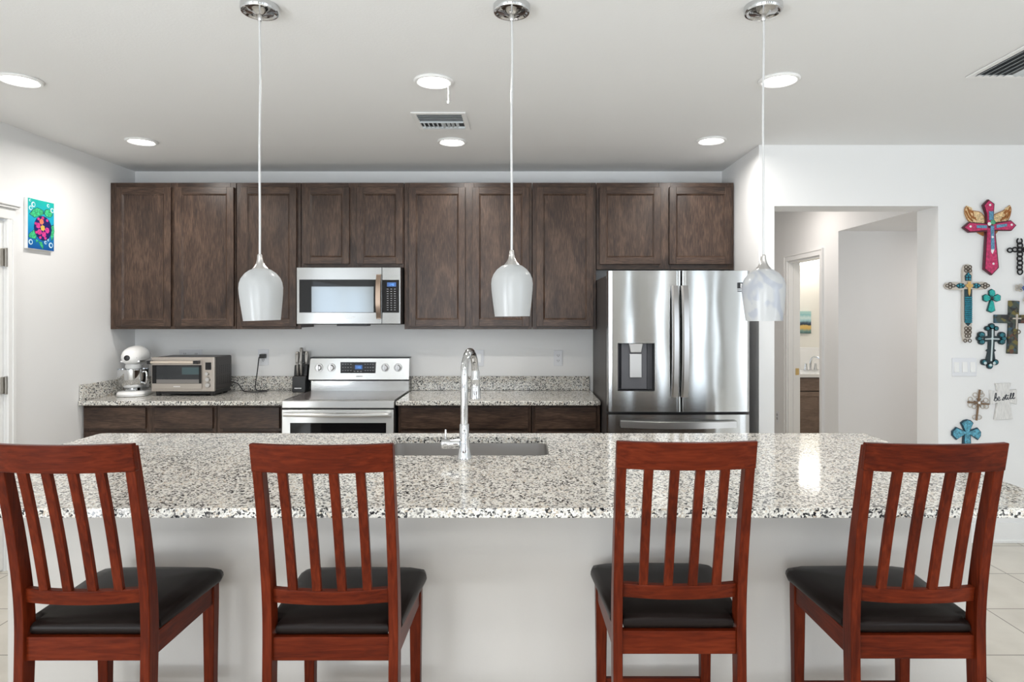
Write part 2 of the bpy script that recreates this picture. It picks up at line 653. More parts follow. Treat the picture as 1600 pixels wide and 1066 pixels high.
struct('wall_rear', m, pm('greige_wall_paint', (0.42, 0.40, 0.37), 0.6), 'wall behind the viewer with two large windows', 'wall')
m = MB(); holed(m, 'y', 4.6, 4.75, -4.2, 8.0, 0, H, [(-2.8, -0.4, 0.45, 2.25)])
struct('wall_right', m, M['wall'], 'far side wall of the dining area', 'wall')
m = MB(); m.box(1.565, HX0, YF, 7.3, 0, H)
struct('wall_niche', m, M['wall'], 'narrow wing wall right of the refrigerator', 'wall')
m = MB(); holed(m, 'x', YF, 4.445, HX0, 4.6, 0, H, [(HX0, HX1, 0.0, 2.217)])
struct('wall_front_right', m, M['wall'], 'white wall with the hallway opening and the hanging crosses', 'wall')
m = MB(); holed(m, 'y', HX1, HX1 + 0.115, 5.55, 7.3, 0, H, [(5.87, 6.60, 0.0, 2.05)])
struct('wall_hall', m, M['wall'], 'warm white hallway wall around the bathroom doorway', 'wall')
m = MB(); m.box(HX1 + 0.115, 4.6, 5.55, 5.66, 0, H)
struct('wall_hall_side', m, M['wall'], 'shaded wall at the end of the side passage', 'wall')
m = MB(); m.box(HX1, 4.6, 4.445, 5.55, 2.225, H)
struct('soffit', m, M['wall'], 'lowered ceiling over the side passage', 'soffit')
m = MB(); m.box(HX0, HX1 + 0.115, 7.2, 7.3, 0, H)
struct('wall_hall_end', m, M['warmwall'], 'end wall of the hallway', 'wall')
m = MB(); m.box(HX1 + 0.115, 4.6, 7.65, 7.75, 0, H)
struct('wall_bathroom', m, M['cream'], 'cream bathroom wall behind the vanity', 'wall')
# baseboards
m = MB()
for a, b in ((HX1 + 0.0, 4.6),):
    m.box(a, b, YF - 0.014, YF, 0, 0.13); m.box(a, b, YF - 0.02, YF, 0, 0.02)
struct('baseboard_right', m, M['trim'], 'white baseboard under the wall of crosses', 'baseboard', bevel=0.003)
m = MB(); m.box(XL, XL + 0.014, -0.05, 2.80, 0, 0.13); m.box(XL, XL + 0.014, 3.82, 4.40, 0, 0.13)
struct('baseboard_left', m, M['trim'], 'white baseboard along the left wall', 'baseboard', bevel=0.003)
# slider and rear windows: frames
m = MB()
for y in (-3.7, -1.93, -0.15):
    m.box(XL - 0.10, XL - 0.03, y, y + 0.05, 0.03, 2.05)
for z in (0.0, 1.99):
    m.box(XL - 0.10, XL - 0.03, -3.7, -0.1, z, z + 0.06)
struct('window_1', m, M['trim'], 'white frame of the sliding glass door', 'window')
m = MB()
for x in (-2.3, -1.025, 0.25):
    m.box(x, x + 0.05, -4.14, -4.08, 0.15, 2.25)
for z in (0.15, 1.2, 2.19):
    m.box(-2.25, 0.25, -4.14, -4.08, z, z + 0.06)
struct('window_2', m, M['trim'], 'white frame of the wide rear window', 'window')

# left wall door with casing and hinges
m = MB(); m.box(XL - 0.05, XL - 0.012, 2.89, 3.742, 0.01, 2.05)
for z0, z1 in ((0.2, 0.95), (1.15, 1.9)):
    m.box(XL - 0.014, XL - 0.006, 3.02, 3.61, z0, z1)
d1 = struct('door_1', m, M['trim'], 'white door at the left end of the room, hinged beside its casing', 'door', origin=(XL, 3.3, 0))
for y0, y1 in ((389, 416), (589, 615)):
    m = MB()
    za, zb = FZ(y1, 3.75), FZ(y0, 3.75)
    m.box(XL - 0.012, XL + 0.003, 3.722, 3.752, za, zb)
    m.lathe([(0.007, za - 0.004), (0.007, zb + 0.004)], (XL + 0.008, 3.738, 0), 'z', 10)
    m.build('hinge', M['hinge'], d1)['label'] = 'grey metal hinge'
m = MB()
m.box(XL, XL + 0.016, 3.748, 3.776, 0, 2.062); m.box(XL, XL + 0.022, 3.776, 3.80, 0, 2.062)
m.box(XL, XL + 0.016, 2.82, 2.88, 0, 2.062)
m.box(XL, XL + 0.018, 2.82, 3.80, 2.062, 2.125)
m.box(XL, XL + 0.032, 2.80, 3.812, 2.125, 2.14)
m.box(XL, XL + 0.042, 2.79, 3.822, 2.14, 2.155)
struct('trim_1', m, M['trim'], 'white crowned casing around the left door', 'trim', bevel=0.002)
# bathroom doorway casing
m = MB()
Ya, Yb_ = 5.87, 6.60
m.box(HX1 - 0.016, HX1, Ya - 0.045, Ya, 0, 2.05); m.box(HX1 - 0.022, HX1, Ya - 0.06, Ya - 0.045, 0, 2.095)
m.box(HX1 - 0.016, HX1, Yb_, Yb_ + 0.045, 0, 2.05); m.box(HX1 - 0.022, HX1, Yb_ + 0.045, Yb_ + 0.06, 0, 2.095)
m.box(HX1 - 0.016, HX1, Ya - 0.045, Yb_ + 0.045, 2.05, 2.095); m.box(HX1 - 0.022, HX1, Ya - 0.06, Yb_ + 0.06, 2.095, 2.11)
m.box(HX1 - 0.001, HX1 + 0.116, Yb_ - 0.018, Yb_ + 0.001, 0, 2.032)
m.box(HX1 - 0.001, HX1 + 0.116, Ya - 0.001, Ya + 0.018, 0, 2.032)
m.box(HX1 - 0.001, HX1 + 0.116, Ya - 0.001, Yb_ + 0.001, 2.032, 2.051)
m.box(HX1 + 0.045, HX1 + 0.06, Yb_ - 0.03, Yb_ - 0.018, 0, 2.03)
t2 = struct('trim_2', m, M['trim'], 'white casing of the bathroom doorway', 'trim', origin=(HX1, 6.2, 0))
m = MB(); m.box(HX1 + 0.07, HX1 + 0.105, Yb_ - 0.021, Yb_ - 0.018, 0.88, 0.95)
m.build('strike_plate', M['brass'], t2)['label'] = 'brass strike plate'

# ------------------------------------------------------------------ cabinets
YD, YFF = 4.677, 4.70       # upper door face, face frame


def shaker(mb, x0, x1, z0, z1, y, th=0.021, st=0.050, flat=False):
    """door leaf; front at y, grows towards +Y"""
    if flat:
        mb.box(x0, x1, y, y + th, z0, z1, 1)
        return
    mb.box(x0, x0 + st, y, y + th, z0, z1, 0)
    mb.box(x1 - st, x1, y, y + th, z0, z1, 0)
    mb.box(x0 + st, x1 - st, y, y + th, z0, z0 + st, 1)
    mb.box(x0 + st, x1 - st, y, y + th, z1 - st, z1, 1)
    mb.box(x0 + st, x1 - st, y + 0.011, y + th - 0.003, z0 + st, z1 - st, 0)
    # sloped sticking round the panel
    a = [(x0 + st, z0 + st), (x1 - st, z0 + st), (x1 - st, z1 - st), (x0 + st, z1 - st)]
    w = 0.011
    bq = [(x0 + st + w, z0 + st + w), (x1 - st - w, z0 + st + w), (x1 - st - w, z1 - st - w), (x0 + st + w, z1 - st - w)]
    mb.loft([[(p[0], y + 0.001, p[1]) for p in a], [(p[0], y + 0.0108, p[1]) for p in bq]], 0, cap=False)


def face_frame(b, x0, x1, doors, y, z0, z1, rails, w):
    st = [(x0, x0 + w)] + [(d0[1] - 0.012, d1[0] + 0.012) for d0, d1 in zip(doors, doors[1:])] + [(x1 - w, x1)]
    for p in st:
        b.box(p[0], p[1], y, y + 0.02, z0, z1, 0)
    for p, q in zip(st, st[1:]):
        for za, zb in rails:
            b.box(p[1], q[0], y, y + 0.02, za, zb, 1)


def upper(name, label, x0, x1, z0, z1, doors, dz0, dz1):
    r = empty(name, ((x0 + x1) / 2, 4.85, z0), label, 'cabinet', 'dark wood upper cabinets')
    b = MB()
    b.box(x0, x1, YFF + 0.02, YB - 0.002, z0 + 0.012, z1 - 0.004, 0)
    # face frame
    face_frame(b, x0, x1, doors, YFF, z0, z1, [(z0, z0 + 0.042), (z1 - 0.042, z1)], 0.042)
    b.build('body', [M['cabv'], M['cabh']], r, bevel=0.0015)
    for a, c in doors:
        d = MB(); shaker(d, a, c, dz0, dz1, YD)
        d.build('door', [M['cabv'], M['cabh']], r, bevel=0.002)
    return r


DT, DB = 2.434, 1.415
ZT, ZB = 2.470, 1.394
e = 0.0042
upper('upper_cabinet', 'two-door dark wood upper cabinet against the left wall above the mixer', -3.018, -2.0915 - e, ZB, ZT, [(-2.972, -2.565), (-2.537, -2.106)], DB, DT)
upper('upper_cabinet', 'single-door dark wood upper cabinet just left of the microwave', -2.0915, -1.617 - e, ZB, ZT, [(-2.055, -1.648)], DB, DT)
upper('upper_cabinet', 'short two-door dark wood cabinet directly above the microwave', -1.617, -0.860 - e, 1.846, ZT, [(-1.596, -1.261), (-1.205, -0.870)], 1.872, DT)
upper('upper_cabinet', 'two-door dark wood upper cabinet right of the microwave, above the right counter', -0.860, 0.080 - e, ZB, ZT, [(-0.824, -0.412), (-0.360, 0.055)], DB, DT)
upper('upper_cabinet', 'single-door dark wood upper cabinet just left of the refrigerator', 0.080, 0.550 - e, ZB, ZT, [(0.1095, 0.526)], DB, DT)
upper('upper_cabinet', 'short two-door dark wood cabinet directly above the refrigerator', 0.550, 1.556, 1.834, ZT, [(0.571, 1.018), (1.081, 1.537)], 1.870, DT)

YBD, YBF = 4.39, 4.41


def base_cab(label, x0, x1, drawers):
    r = empty('base_cabinet', ((x0 + x1) / 2, 4.7, 0), label, 'cabinet', 'dark wood base cabinets')
    b = MB()
    b.box(x0, x1, YBF + 0.02, YB - 0.002, 0.10, 0.880, 0)
    b.box(x0, x1, YBF + 0.07, YB - 0.002, 0.0, 0.10, 0)
    face_frame(b, x0, x1, drawers, YBF, 0.10, 0.880, [(0.10, 0.14), (0.685, 0.735), (0.84, 0.880)], 0.04)
    b.build('body', [M['cabv'], M['cabh']], r, bevel=0.0015)
    for a, c in drawers:
        d = MB(); shaker(d, a, c, 0.718, 0.864, YBD, flat=True)
        d.build('drawer', [M['cabv'], M['cabh']], r, bevel=0.003)
        d = MB(); shaker(d, a, c, 0.125, 0.695, YBD)
        d.build('door', [M['cabv'], M['cabh']], r, bevel=0.002)


base_cab('dark wood base cabinet with two drawers under the mixer and toaster oven', -3.018, -2.097 - e, [(-3.005, -2.582), (-2.522, -2.121)])
base_cab('dark wood base cabinet with one drawer just left of the range', -2.097, -1.646, [(-2.072, -1.662)])
base_cab('dark wood base cabinet with two drawers just right of the range', -0.850, 0.070 - e, [(-0.830, -0.417), (-0.369, 0.044)])
base_cab('dark wood base cabinet with one drawer beside the refrigerator', 0.070, 0.540, [(0.0935, 0.513)])

# ------------------------------------------------------------------ back countertops
CT = 0.912
r = empty('countertop', (-2.33, 4.67, 0.882), 'speckled granite countertop left of the range, holding the mixer', 'countertop')
m = MB(); m.box(XL + 0.003, -1.628, 4.35, YB - 0.003, 0.882, CT); m.build('slab', M['granite'], r, bevel=0.006, seg=3)
m = MB(); m.box(XL + 0.024, -1.640, YB - 0.024, YB - 0.003, CT, 1.022); m.box(XL + 0.003, XL + 0.024, 4.365, YB - 0.003, CT, 1.022)
m.build('backsplash', M['granite'], r, bevel=0.003)
r = empty('countertop', (-0.16, 4.67, 0.882), 'speckled granite countertop between the range and the refrigerator', 'countertop')
m = MB()
m.prism([(-0.857, 4.35), (0.520, 4.35), (0.540, 4.37), (0.540, YB - 0.003), (-0.857, YB - 0.003)], 'xy', 0.882, CT)
m.build('slab', M['granite'], r, bevel=0.006, seg=3)
m = MB(); m.box(-0.857, 0.527, YB - 0.024, YB - 0.003, CT, 1.022); m.build('backsplash', M['granite'], r, bevel=0.003)

# ------------------------------------------------------------------ island
IX0, IX1, IY0, IY1 = -2.089, 1.700, 1.945, 3.178
BX0, BX1, BY0, BY1 = -1.81, 1.585, 2.255, 3.15
m = MB()
m.box(BX0, BX1, BY0, BY0 + 0.1, 0, 0.8815, 0)
m.box(BX0, BX0 + 0.09, BY0 + 0.1, BY1, 0, 0.8815, 0)
m.box(BX1 - 0.09, BX1, BY0 + 0.1, BY1, 0, 0.8815, 0)
m.box(BX0 + 0.09, BX1 - 0.09, BY1 - 0.02, BY1, 0.1, 0.8815, 1)
o = m.build('kitchen_island', [pm('island_paint', (0.52, 0.495, 0.465), 0.5, bump=0.10, bscale=160), M['cabv']])
tag(o, 'white painted island base below the granite bar top', 'kitchen island')
# top with the sink cut-out
SX0, SX1, SY0, SY1 = -0.606, 0.116, 2.672, 3.080
bm = bmesh.new()


def loop(pts, z):
    vs = [bm.verts.new((p[0], p[1], z)) for p in pts]
    return [bm.edges.new((vs[i], vs[(i + 1) % len(vs)])) for i in range(len(vs))]


outer = rrect(IX0, IX1, IY0, IY1, 0.03, 5)
inner = rrect(SX0, SX1, SY0, SY1, 0.045, 6)
ed = loop(outer, 0.882) + loop(inner, 0.882)
g = bmesh.ops.triangle_fill(bm, use_beauty=True, use_dissolve=False, edges=ed)
fs = [f for f in bm.faces]
ex = bmesh.ops.extrude_face_region(bm, geom=fs)
bmesh.ops.translate(bm, verts=[v for v in ex['geom'] if isinstance(v, bmesh.types.BMVert)], vec=(0, 0, 0.030))
m = MB(); m.bm.free(); m.bm = bm
o = m.build('island_countertop', M['granite'], bevel=0.005, seg=2)
tag(o, 'large speckled granite island top with the sink cut-out', 'countertop')
# sink
r = empty('kitchen_sink', ((SX0 + SX1) / 2, (SY0 + SY1) / 2, 0.66), 'stainless steel undermount sink set into the island top', 'sink')
m = MB()
g_ = 0.006
secs = []
for z, ins in ((0.8805, -0.03), (0.8805, -g_), (0.876, -g_), (0.69, 0.004), (0.672, 0.03), (0.668, 0.15)):
    secs.append([(p[0], p[1], z) for p in rrect(SX0 + ins, SX1 - ins, SY0 + ins, SY1 - ins, max(0.05 - ins * 0.3, 0.02) if ins < 0.1 else 0.02, 6)])
m.loft(secs, 0, cap=False)
bot = secs[-1]
m.loft([bot, [(p[0] * 0.3 + 0.7 * (SX0 + SX1) / 2, p[1] * 0.3 + 0.7 * (SY0 + SY1) / 2, 0.664) for p in bot]], 0, cap=False)
m._f([m.bm.verts.new((p[0] * 0.3 + 0.7 * (SX0 + SX1) / 2, p[1] * 0.3 + 0.7 * (SY0 + SY1) / 2, 0.664)) for p in bot])
o = m.build('bowl', M['satin'], r, smooth=50)
m = MB(); m.lathe([(0.045, 0.664), (0.045, 0.667), (0.03, 0.668), (0.028, 0.665)], ((SX0 + SX1) / 2, (SY0 + SY1) / 2 + 0.05, 0), 'z', 20)
m.build('drain', M['chrome'], r)
# faucet
fx, fy = -0.235, 2.622
r = empty('kitchen_faucet', (fx, fy, CT), 'tall chrome gooseneck faucet standing at the island sink', 'faucet')
m = MB()
m.lathe([(0.031, CT + 0.0005), (0.031, CT + 0.004), (0.027, CT + 0.012), (0.0225, CT + 0.05), (0.0195, CT + 0.08), (0.0195, CT + 0.138), (0.017, CT + 0.142)], (fx, fy, 0), 'z', 28)
m.build('body', M['chrome'], r)
m = MB()
R_ = 0.100
pts = [(fx, fy, CT + 0.138), (fx, fy, 1.10), (fx, fy, 1.18), (fx, fy, 1.243)]
for k in range(1, 15):
    t = pi * k / 14 * 0.97
    pts.append((fx + 0.030 * (1 - cos(t)) / 2, fy + R_ * (1 - cos(t)), 1.243 + R_ * sin(t)))
m.tube(pts, 0.0158, 18)
m.build('spout', M['chrome'], r, smooth=60)
ex_, ey_, ez_ = pts[-1]
m = MB()
sx, sy = ex_ + 0.001, ey_
m.lathe([(0.0155, ez_ + 0.005), (0.019, ez_ - 0.005), (0.019, ez_ - 0.03), (0.0205, ez_ - 0.033), (0.0205, ez_ - 0.04), (0.019, ez_ - 0.043), (0.0205, ez_ - 0.075), (0.025, ez_ - 0.118), (0.0245, ez_ - 0.124), (0.010, ez_ - 0.124)], (sx, sy, 0), 'z', 24)
m.build('spray_head', M['chrome'], r)
m = MB()
hz = FZ(693.5, fy)
m.lathe([(0.0195, fx - 0.018), (0.0195, fx - 0.050), (0.018, fx - 0.0505), (0.018, fx - 0.0535), (0.0205, fx - 0.054), (0.0205, fx - 0.088), (0.019, fx - 0.092)], (0, fy, hz), 'x', 24)
m.tube([(fx - 0.077, fy, hz + 0.015), (fx - 0.077, fy, hz + 0.03), (fx - 0.076, fy, hz + 0.058)], [0.0055, 0.005, 0.004], 10)
m.build('lever_handle', M['chrome'], r)

# ------------------------------------------------------------------ range
r = empty('kitchen_range', (-1.242, 4.65, 0), 'stainless steel electric range with knobs on its back panel', 'range')
RX0, RX1 = -1.622, -0.862
m = MB()
m.box(RX0, RX1, 4.36, 4.97, 0.02, 0.895, 0)
for x in (RX0 + 0.05, RX1 - 0.09):
    m.box(x, x + 0.04, 4.42, 4.46, 0, 0.02, 0); m.box(x, x + 0.04, 4.88, 4.92, 0, 0.02, 0)
m.build('body', M['black'], r)
m = MB()
m.box(RX0, RX1, 4.325, 4.375, 0.868, 0.917, 0)
m.build('front_rail', M['steelr'], r, bevel=0.006)
m = MB()
m.box(RX0 + 0.008, RX1 - 0.008, 4.376, 4.885, 0.896, 0.918, 0)
m.build('cooktop', M['cooktop'], r, bevel=0.002)
for x in (RX0, RX1 - 0.007):
    m = MB(); m.box(x, x + 0.007, 4.376, 4.90, 0.896, 0.9195)
    m.build('cooktop_edge', M['black'], r)
# back panel
m = MB(); m.box(RX0 + 0.012, RX1 + 0.002, 4.888, 4.97, 0.905, 0.995); m.build('vent_riser', M['steel'], r, bevel=0.003)
m = MB(); m.box(RX0 + 0.012, RX1, 4.90, 4.97, 0.995, 1.004)
for a, b in ((-1.60, -1.52), (-1.40, -1.26), (-1.10, -0.92)):
    m.box(a, b, 4.886, 4.90, 0.997, 1.004)
m.build('vent_slot', M['black'], r)
m = MB()
bp = [(RX0 - 0.004, 1.004), (RX1 + 0.004, 1.004), (RX1 + 0.004, 1.168), (RX0 + 0.012, 1.168), (RX0 + 0.003, 1.155)]
m.loft([[(p[0], 4.876 + (p[1] - 1.004) * 0.14, p[1]) for p in bp], [(p[0], 4.97, p[1]) for p in bp]])
bpan = m.build('control_panel', M['steel'], r, bevel=0.003)
m = MB(); m.box(RX0 + 0.006, RX1 + 0.005, 4.892, 4.972, 1.168, 1.175); m.build('top_cap', M['black'], r)
YC = 4.876 + 0.09 * 0.14
m = MB(); m.box(FX(532.3, YC), FX(587, YC), YC - 0.006, YC + 0.03, FZ(583, YC), FZ(566, YC))
dp = m.build('display', M['blackglass'], r)
m = MB(); m.box(FX(555, YC), FX(566.5, YC), YC - 0.0075, YC - 0.006, FZ(577, YC), FZ(570.5, YC)); m.build('clock_field', M['bluedim'], dp)


def seven(mb, s, x, z, y, w, h):
    """a row of digits made of bars"""
    seg = {'0': 'abcdef', '1': 'bc', '2': 'abged', '3': 'abgcd', '4': 'fgbc', '5': 'afgcd', '6': 'afgedc', '7': 'abc', '8': 'abcdefg', '9': 'abcdfg'}
    t = w * 0.22
    for c in s:
        if c == ':':
            mb.box(x, x + t, y, y + 0.0006, z + h * 0.25, z + h * 0.38); mb.box(x, x + t, y, y + 0.0006, z + h * 0.62, z + h * 0.75)
            x += t * 2
            continue
        B = {'a': (0, w, h - t, h), 'g': (0, w, h / 2 - t / 2, h / 2 + t / 2), 'd': (0, w, 0, t), 'f': (0, t, h / 2, h), 'e': (0, t, 0, h / 2), 'b': (w - t, w, h / 2, h), 'c': (w - t, w, 0, h / 2)}
        for k in seg[c]:
            q = B[k]
            mb.box(x + q[0], x + q[1], y, y + 0.0006, z + q[2], z + q[3])
        x += w * 1.35


m = MB(); seven(m, '11:55', FX(557, YC), FZ(575.5, YC), YC - 0.0085, 0.0065, 0.015); m.build('clock_digits', M['blue'], dp)
for grp in ((535, 539, 543, 547.5), (570, 574, 578, 582)):
    m = MB()
    for px in grp:
        for py in (569, 574, 579):
            m.box(FX(px, YC), FX(px + 2.2, YC), YC - 0.0068, YC - 0.006, FZ(py + 0.6, YC), FZ(py - 0.2, YC))
    m.build('key_legend', M['greymark'], dp)  # printed key legends, flat marks on the display glass
m = MB()
for px in (553, 558, 563):
    m.box(FX(px, YC), FX(px + 2.6, YC), YC - 0.0068, YC - 0.006, FZ(581, YC), FZ(579.8, YC))
m.build('key_legend', M['greymark'], dp)
m = MB()
for k in range(6):
    m.box(FX(557 + k * 1.7, YC), FX(558.2 + k * 1.7, YC), 4.873, 4.8765 + 0.006, FZ(588.6, YC), FZ(587.2, YC))
m.build('nameplate', M['mark'], r)
for px in (498.5, 518, 602, 622):
    kx, kz = FX(px, YC), FZ(574.5, YC)
    m = MB(); m.lathe([(0.031, YC + 0.012), (0.031, YC - 0.004), (0.029, YC - 0.006)], (kx, 0, kz), 'y', 24)
    m.lathe([(0.024, YC - 0.004), (0.022, YC - 0.028), (0.018, YC - 0.032)], (kx, 0, kz), 'y', 24)
    m.box(kx - 0.005, kx + 0.005, YC - 0.040, YC - 0.02, kz - 0.022, kz + 0.022)
    m.build('knob', M['nickel'], r)
# oven door
m = MB(); m.box(RX0 + 0.002, RX1 - 0.002, 4.322, 4.36, 0.20, 0.858); od = m.build('oven_door', M['steelr'], r, bevel=0.004)
m = MB(); m.box(FX(453.5, 4.322), FX(603.4, 4.322), 4.319, 4.33, 0.30, FZ(661, 4.322)); m.build('window', M['blackglass'], od)
m = MB()
hz = FZ(648.5, 4.28)
m.tube(catmull([(RX0 + 0.03, 4.285, hz), (RX0 + 0.2, 4.268, hz), (-1.242, 4.262, hz), (RX1 - 0.2, 4.268, hz), (RX1 - 0.03, 4.285, hz)], 5), 0.0135, 14)
for x in (RX0 + 0.035, RX1 - 0.035):
    m.box(x - 0.012, x + 0.012, 4.283, 4.325, hz - 0.012, hz + 0.012)
m.build('handle', M['steelr'], od)
m = MB()
for k in range(5):
    x = RX0 + 0.19 + k * 0.09
    m.box(x, x + 0.07, 4.3205, 4.33, 0.831, 0.836)
m.build('door_vent', M['black'], od)
m = MB(); m.box(RX0 + 0.002, RX1 - 0.002, 4.325, 4.36, 0.03, 0.19); m.build('drawer', M['steelr'], r, bevel=0.004)

# ------------------------------------------------------------------ microwave
YM = 4.58
MX0, MX1, MZ0, MZ1 = -1.611, -0.8665, 1.434, 1.840
r = empty('microwave', (-1.23, 4.8, MZ0), 'stainless over-the-range microwave with black glass door', 'microwave')
m = MB(); m.box(MX0 + 0.002, MX1 - 0.001, YM + 0.03, YB - 0.004, MZ0 - 0.004, MZ1 + 0.003); m.box(-1.34, -1.12, YM + 0.06, 4.75, MZ0 - 0.016, MZ0)
m.build('body', M['black'], r)
YX = FX(587.8, YM)
m = MB(); m.box(MX0, YX + 0.04, YM, YM + 0.03, MZ0, MZ1); md = m.build('door', M['steelm'], r, bevel=0.004)
m = MB(); m.box(FX(467.8, YM), FX(588, YM), YM - 0.003, YM + 0.01, FZ(488.7, YM), FZ(437, YM)); mw = m.build('window', M['blackglass'], md)
m = MB()
m.box(FX(487, YM), FX(584, YM), YM - 0.0036, YM - 0.003, FZ(488, YM), FZ(448, YM))
m.build('window_reflector', pm('reflector_metal', (0.27, 0.29, 0.30), 0.10, 1.0), mw)  # mirror-like plate added on the glass to imitate the bright daylight reflection
m = MB(); m.box(YX + 0.0415, MX1, YM, YM + 0.03, MZ0, MZ1); mc = m.build('control_panel', M['steelm'], r, bevel=0.004)
m = MB(); m.box(FX(597.4, YM), FX(623.6, YM), YM - 0.003, YM + 0.01, FZ(488.7, YM), FZ(437.5, YM)); mk = m.build('keypad', M['blackglass'], mc)
m = MB(); m.box(FX(605, YM), FX(619, YM), YM - 0.0036, YM - 0.003, FZ(448, YM), FZ(441.5, YM)); m.build('clock_field', M['bluedim'], mc)
m = MB(); seven(m, '11:48', FX(608, YM), FZ(446.8, YM), YM - 0.0045, 0.0062, 0.016); m.build('clock_digits', M['blue'], mc)
m = MB()
for i in range(10):
    for j in range(3):
        px, py = 604.6 + j * 5.6, 451.5 + i * 3.6
        m.box(FX(px, YM), FX(px + 2.6, YM), YM - 0.0036, YM - 0.003, FZ(py + 0.8, YM), FZ(py, YM))
m.build('key_legend', M['greymark'], mc)  # printed keypad legends, no raised keys
m = MB()
for k in range(7):
    px = 540.5 + k * 2.0
    m.box(FX(px, YM), FX(px + 1.4, YM), YM - 0.0008, YM + 0.001, FZ(496.6, YM), FZ(495.2, YM))
m.build('nameplate', M['mark'], md)
m = MB()
hx = FX(592.4, YM)
zz = [FZ(498.5, YM), FZ(480, YM), FZ(464, YM), FZ(445, YM), FZ(429, YM)]
c = catmull([(hx, YM - 0.016, zz[0]), (hx, YM - 0.04, zz[1]), (hx, YM - 0.045, zz[2]), (hx, YM - 0.04, zz[3]), (hx, YM - 0.016, zz[4])], 5)
m.loft([[(hx - 0.0165, p.y, p.z), (hx + 0.0165, p.y, p.z), (hx + 0.0165, p.y + 0.016, p.z), (hx - 0.0165, p.y + 0.016, p.z)] for p in c])
for z in (zz[0] + 0.014, zz[4] - 0.014):
    m.box(hx - 0.014, hx + 0.014, YM - 0.018, YM + 0.002, z - 0.012, z + 0.012)
m.build('handle', M['bronze'], md, smooth=30)

# ------------------------------------------------------------------ refrigerator
YR = 4.085
FX0, FX1 = FX(950.3, YR), FX(1172.8, YR)
r = empty('refrigerator', ((FX0 + FX1) / 2, 4.5, 0), 'stainless french door refrigerator with dispenser, right of the counter', 'refrigerator')
m = MB()
m.box(FX0 - 0.002, FX1 + 0.022, YR + 0.09, 4.94, 0.02, 1.755)
for x in (FX0 + 0.05, FX1 - 0.1):
    m.box(x, x + 0.06, YR + 0.15, YR + 0.2, 0, 0.02); m.box(x, x + 0.06, 4.8, 4.86, 0, 0.02)
m.build('body', M['darkgrey'], r, bevel=0.004)
XM = (FX(1063.5, YR) + FX(1066, YR)) / 2


def curved_door(x0, x1, z0, z1, hole=None, bul=0.014):
    """front bulges slightly over the full refrigerator width"""
    mb = MB()
    xc, hw = (FX0 + FX1) / 2, (FX1 - FX0) / 2
    N = 14
    xs = [x0 + (x1 - x0) * k / N for k in range(N + 1)]
    xs = sorted(xs + [x0 + 0.003, x1 - 0.003, x0 + 0.009, x1 - 0.009])
    zs = [z0, z1]
    if hole:
        xs = sorted([x for x in xs if all(abs(x - h) > 0.008 for h in hole[:2])] + [hole[0], hole[1]])
        zs = [z0, hole[2], hole[3], z1]
    fy_ = lambda x: YR + bul * ((x - xc) / hw) ** 2 + (0.006 if min(x - x0, x1 - x) < 0.001 else 0.0016 if min(x - x0, x1 - x) < 0.004 else 0.0)
    yb = YR + 0.075
    V = {}
    for i, x in enumerate(xs):
        for k, z in enumerate(zs):
            V[i, k, 0] = mb.bm.verts.new((x, fy_(x), z))
            V[i, k, 1] = mb.bm.verts.new((x, yb, z))
    n, kz = len(xs), len(zs)
    ish = lambda i, k: hole and xs[i] >= hole[0] - 1e-6 and xs[i + 1] <= hole[1] + 1e-6 and k == 1
    for i in range(n - 1):
        for k in range(kz - 1):
            if not ish(i, k):
                mb._f([V[i, k, 0], V[i + 1, k, 0], V[i + 1, k + 1, 0], V[i, k + 1, 0]])
            mb._f([V[i, k, 1], V[i, k + 1, 1], V[i + 1, k + 1, 1], V[i + 1, k, 1]])
        mb._f([V[i, 0, 0], V[i, 0, 1], V[i + 1, 0, 1], V[i + 1, 0, 0]])
        mb._f([V[i, kz - 1, 0], V[i + 1, kz - 1, 0], V[i + 1, kz - 1, 1], V[i, kz - 1, 1]])
    for k in range(kz - 1):
        mb._f([V[0, k, 0], V[0, k + 1, 0], V[0, k + 1, 1], V[0, k, 1]])
        mb._f([V[n - 1, k, 0], V[n - 1, k, 1], V[n - 1, k + 1, 1], V[n - 1, k + 1, 0]])
    return mb


dz0, dz1 = FZ(644, YR), FZ(423, YR)
DX0, DX1, DZ0, DZ1 = FX(965.5, YR), FX(1023, YR), FZ(611.5, YR), FZ(536.5, YR)
lm = curved_door(FX0, XM - 0.004, dz0, dz1, (DX0, DX1, DZ0, DZ1))
ld = lm.build('door', M['fridge'], r)
ld['label'] = 'left door with the water dispenser'
rd = curved_door(XM + 0.004, FX1, dz0, dz1).build('door', M['fridge'], r)
rd['label'] = 'right door with a black sticker'
fd = curved_door(FX0, FX1, 0.10, FZ(648.5, YR)).build('freezer_drawer', M['fridge'], r)
m = MB(); m.box(FX0 + 0.01, FX1 - 0.01, YR + 0.03, YR + 0.088, 0.02, 0.095); m.build('base_grille', M['black'], r)
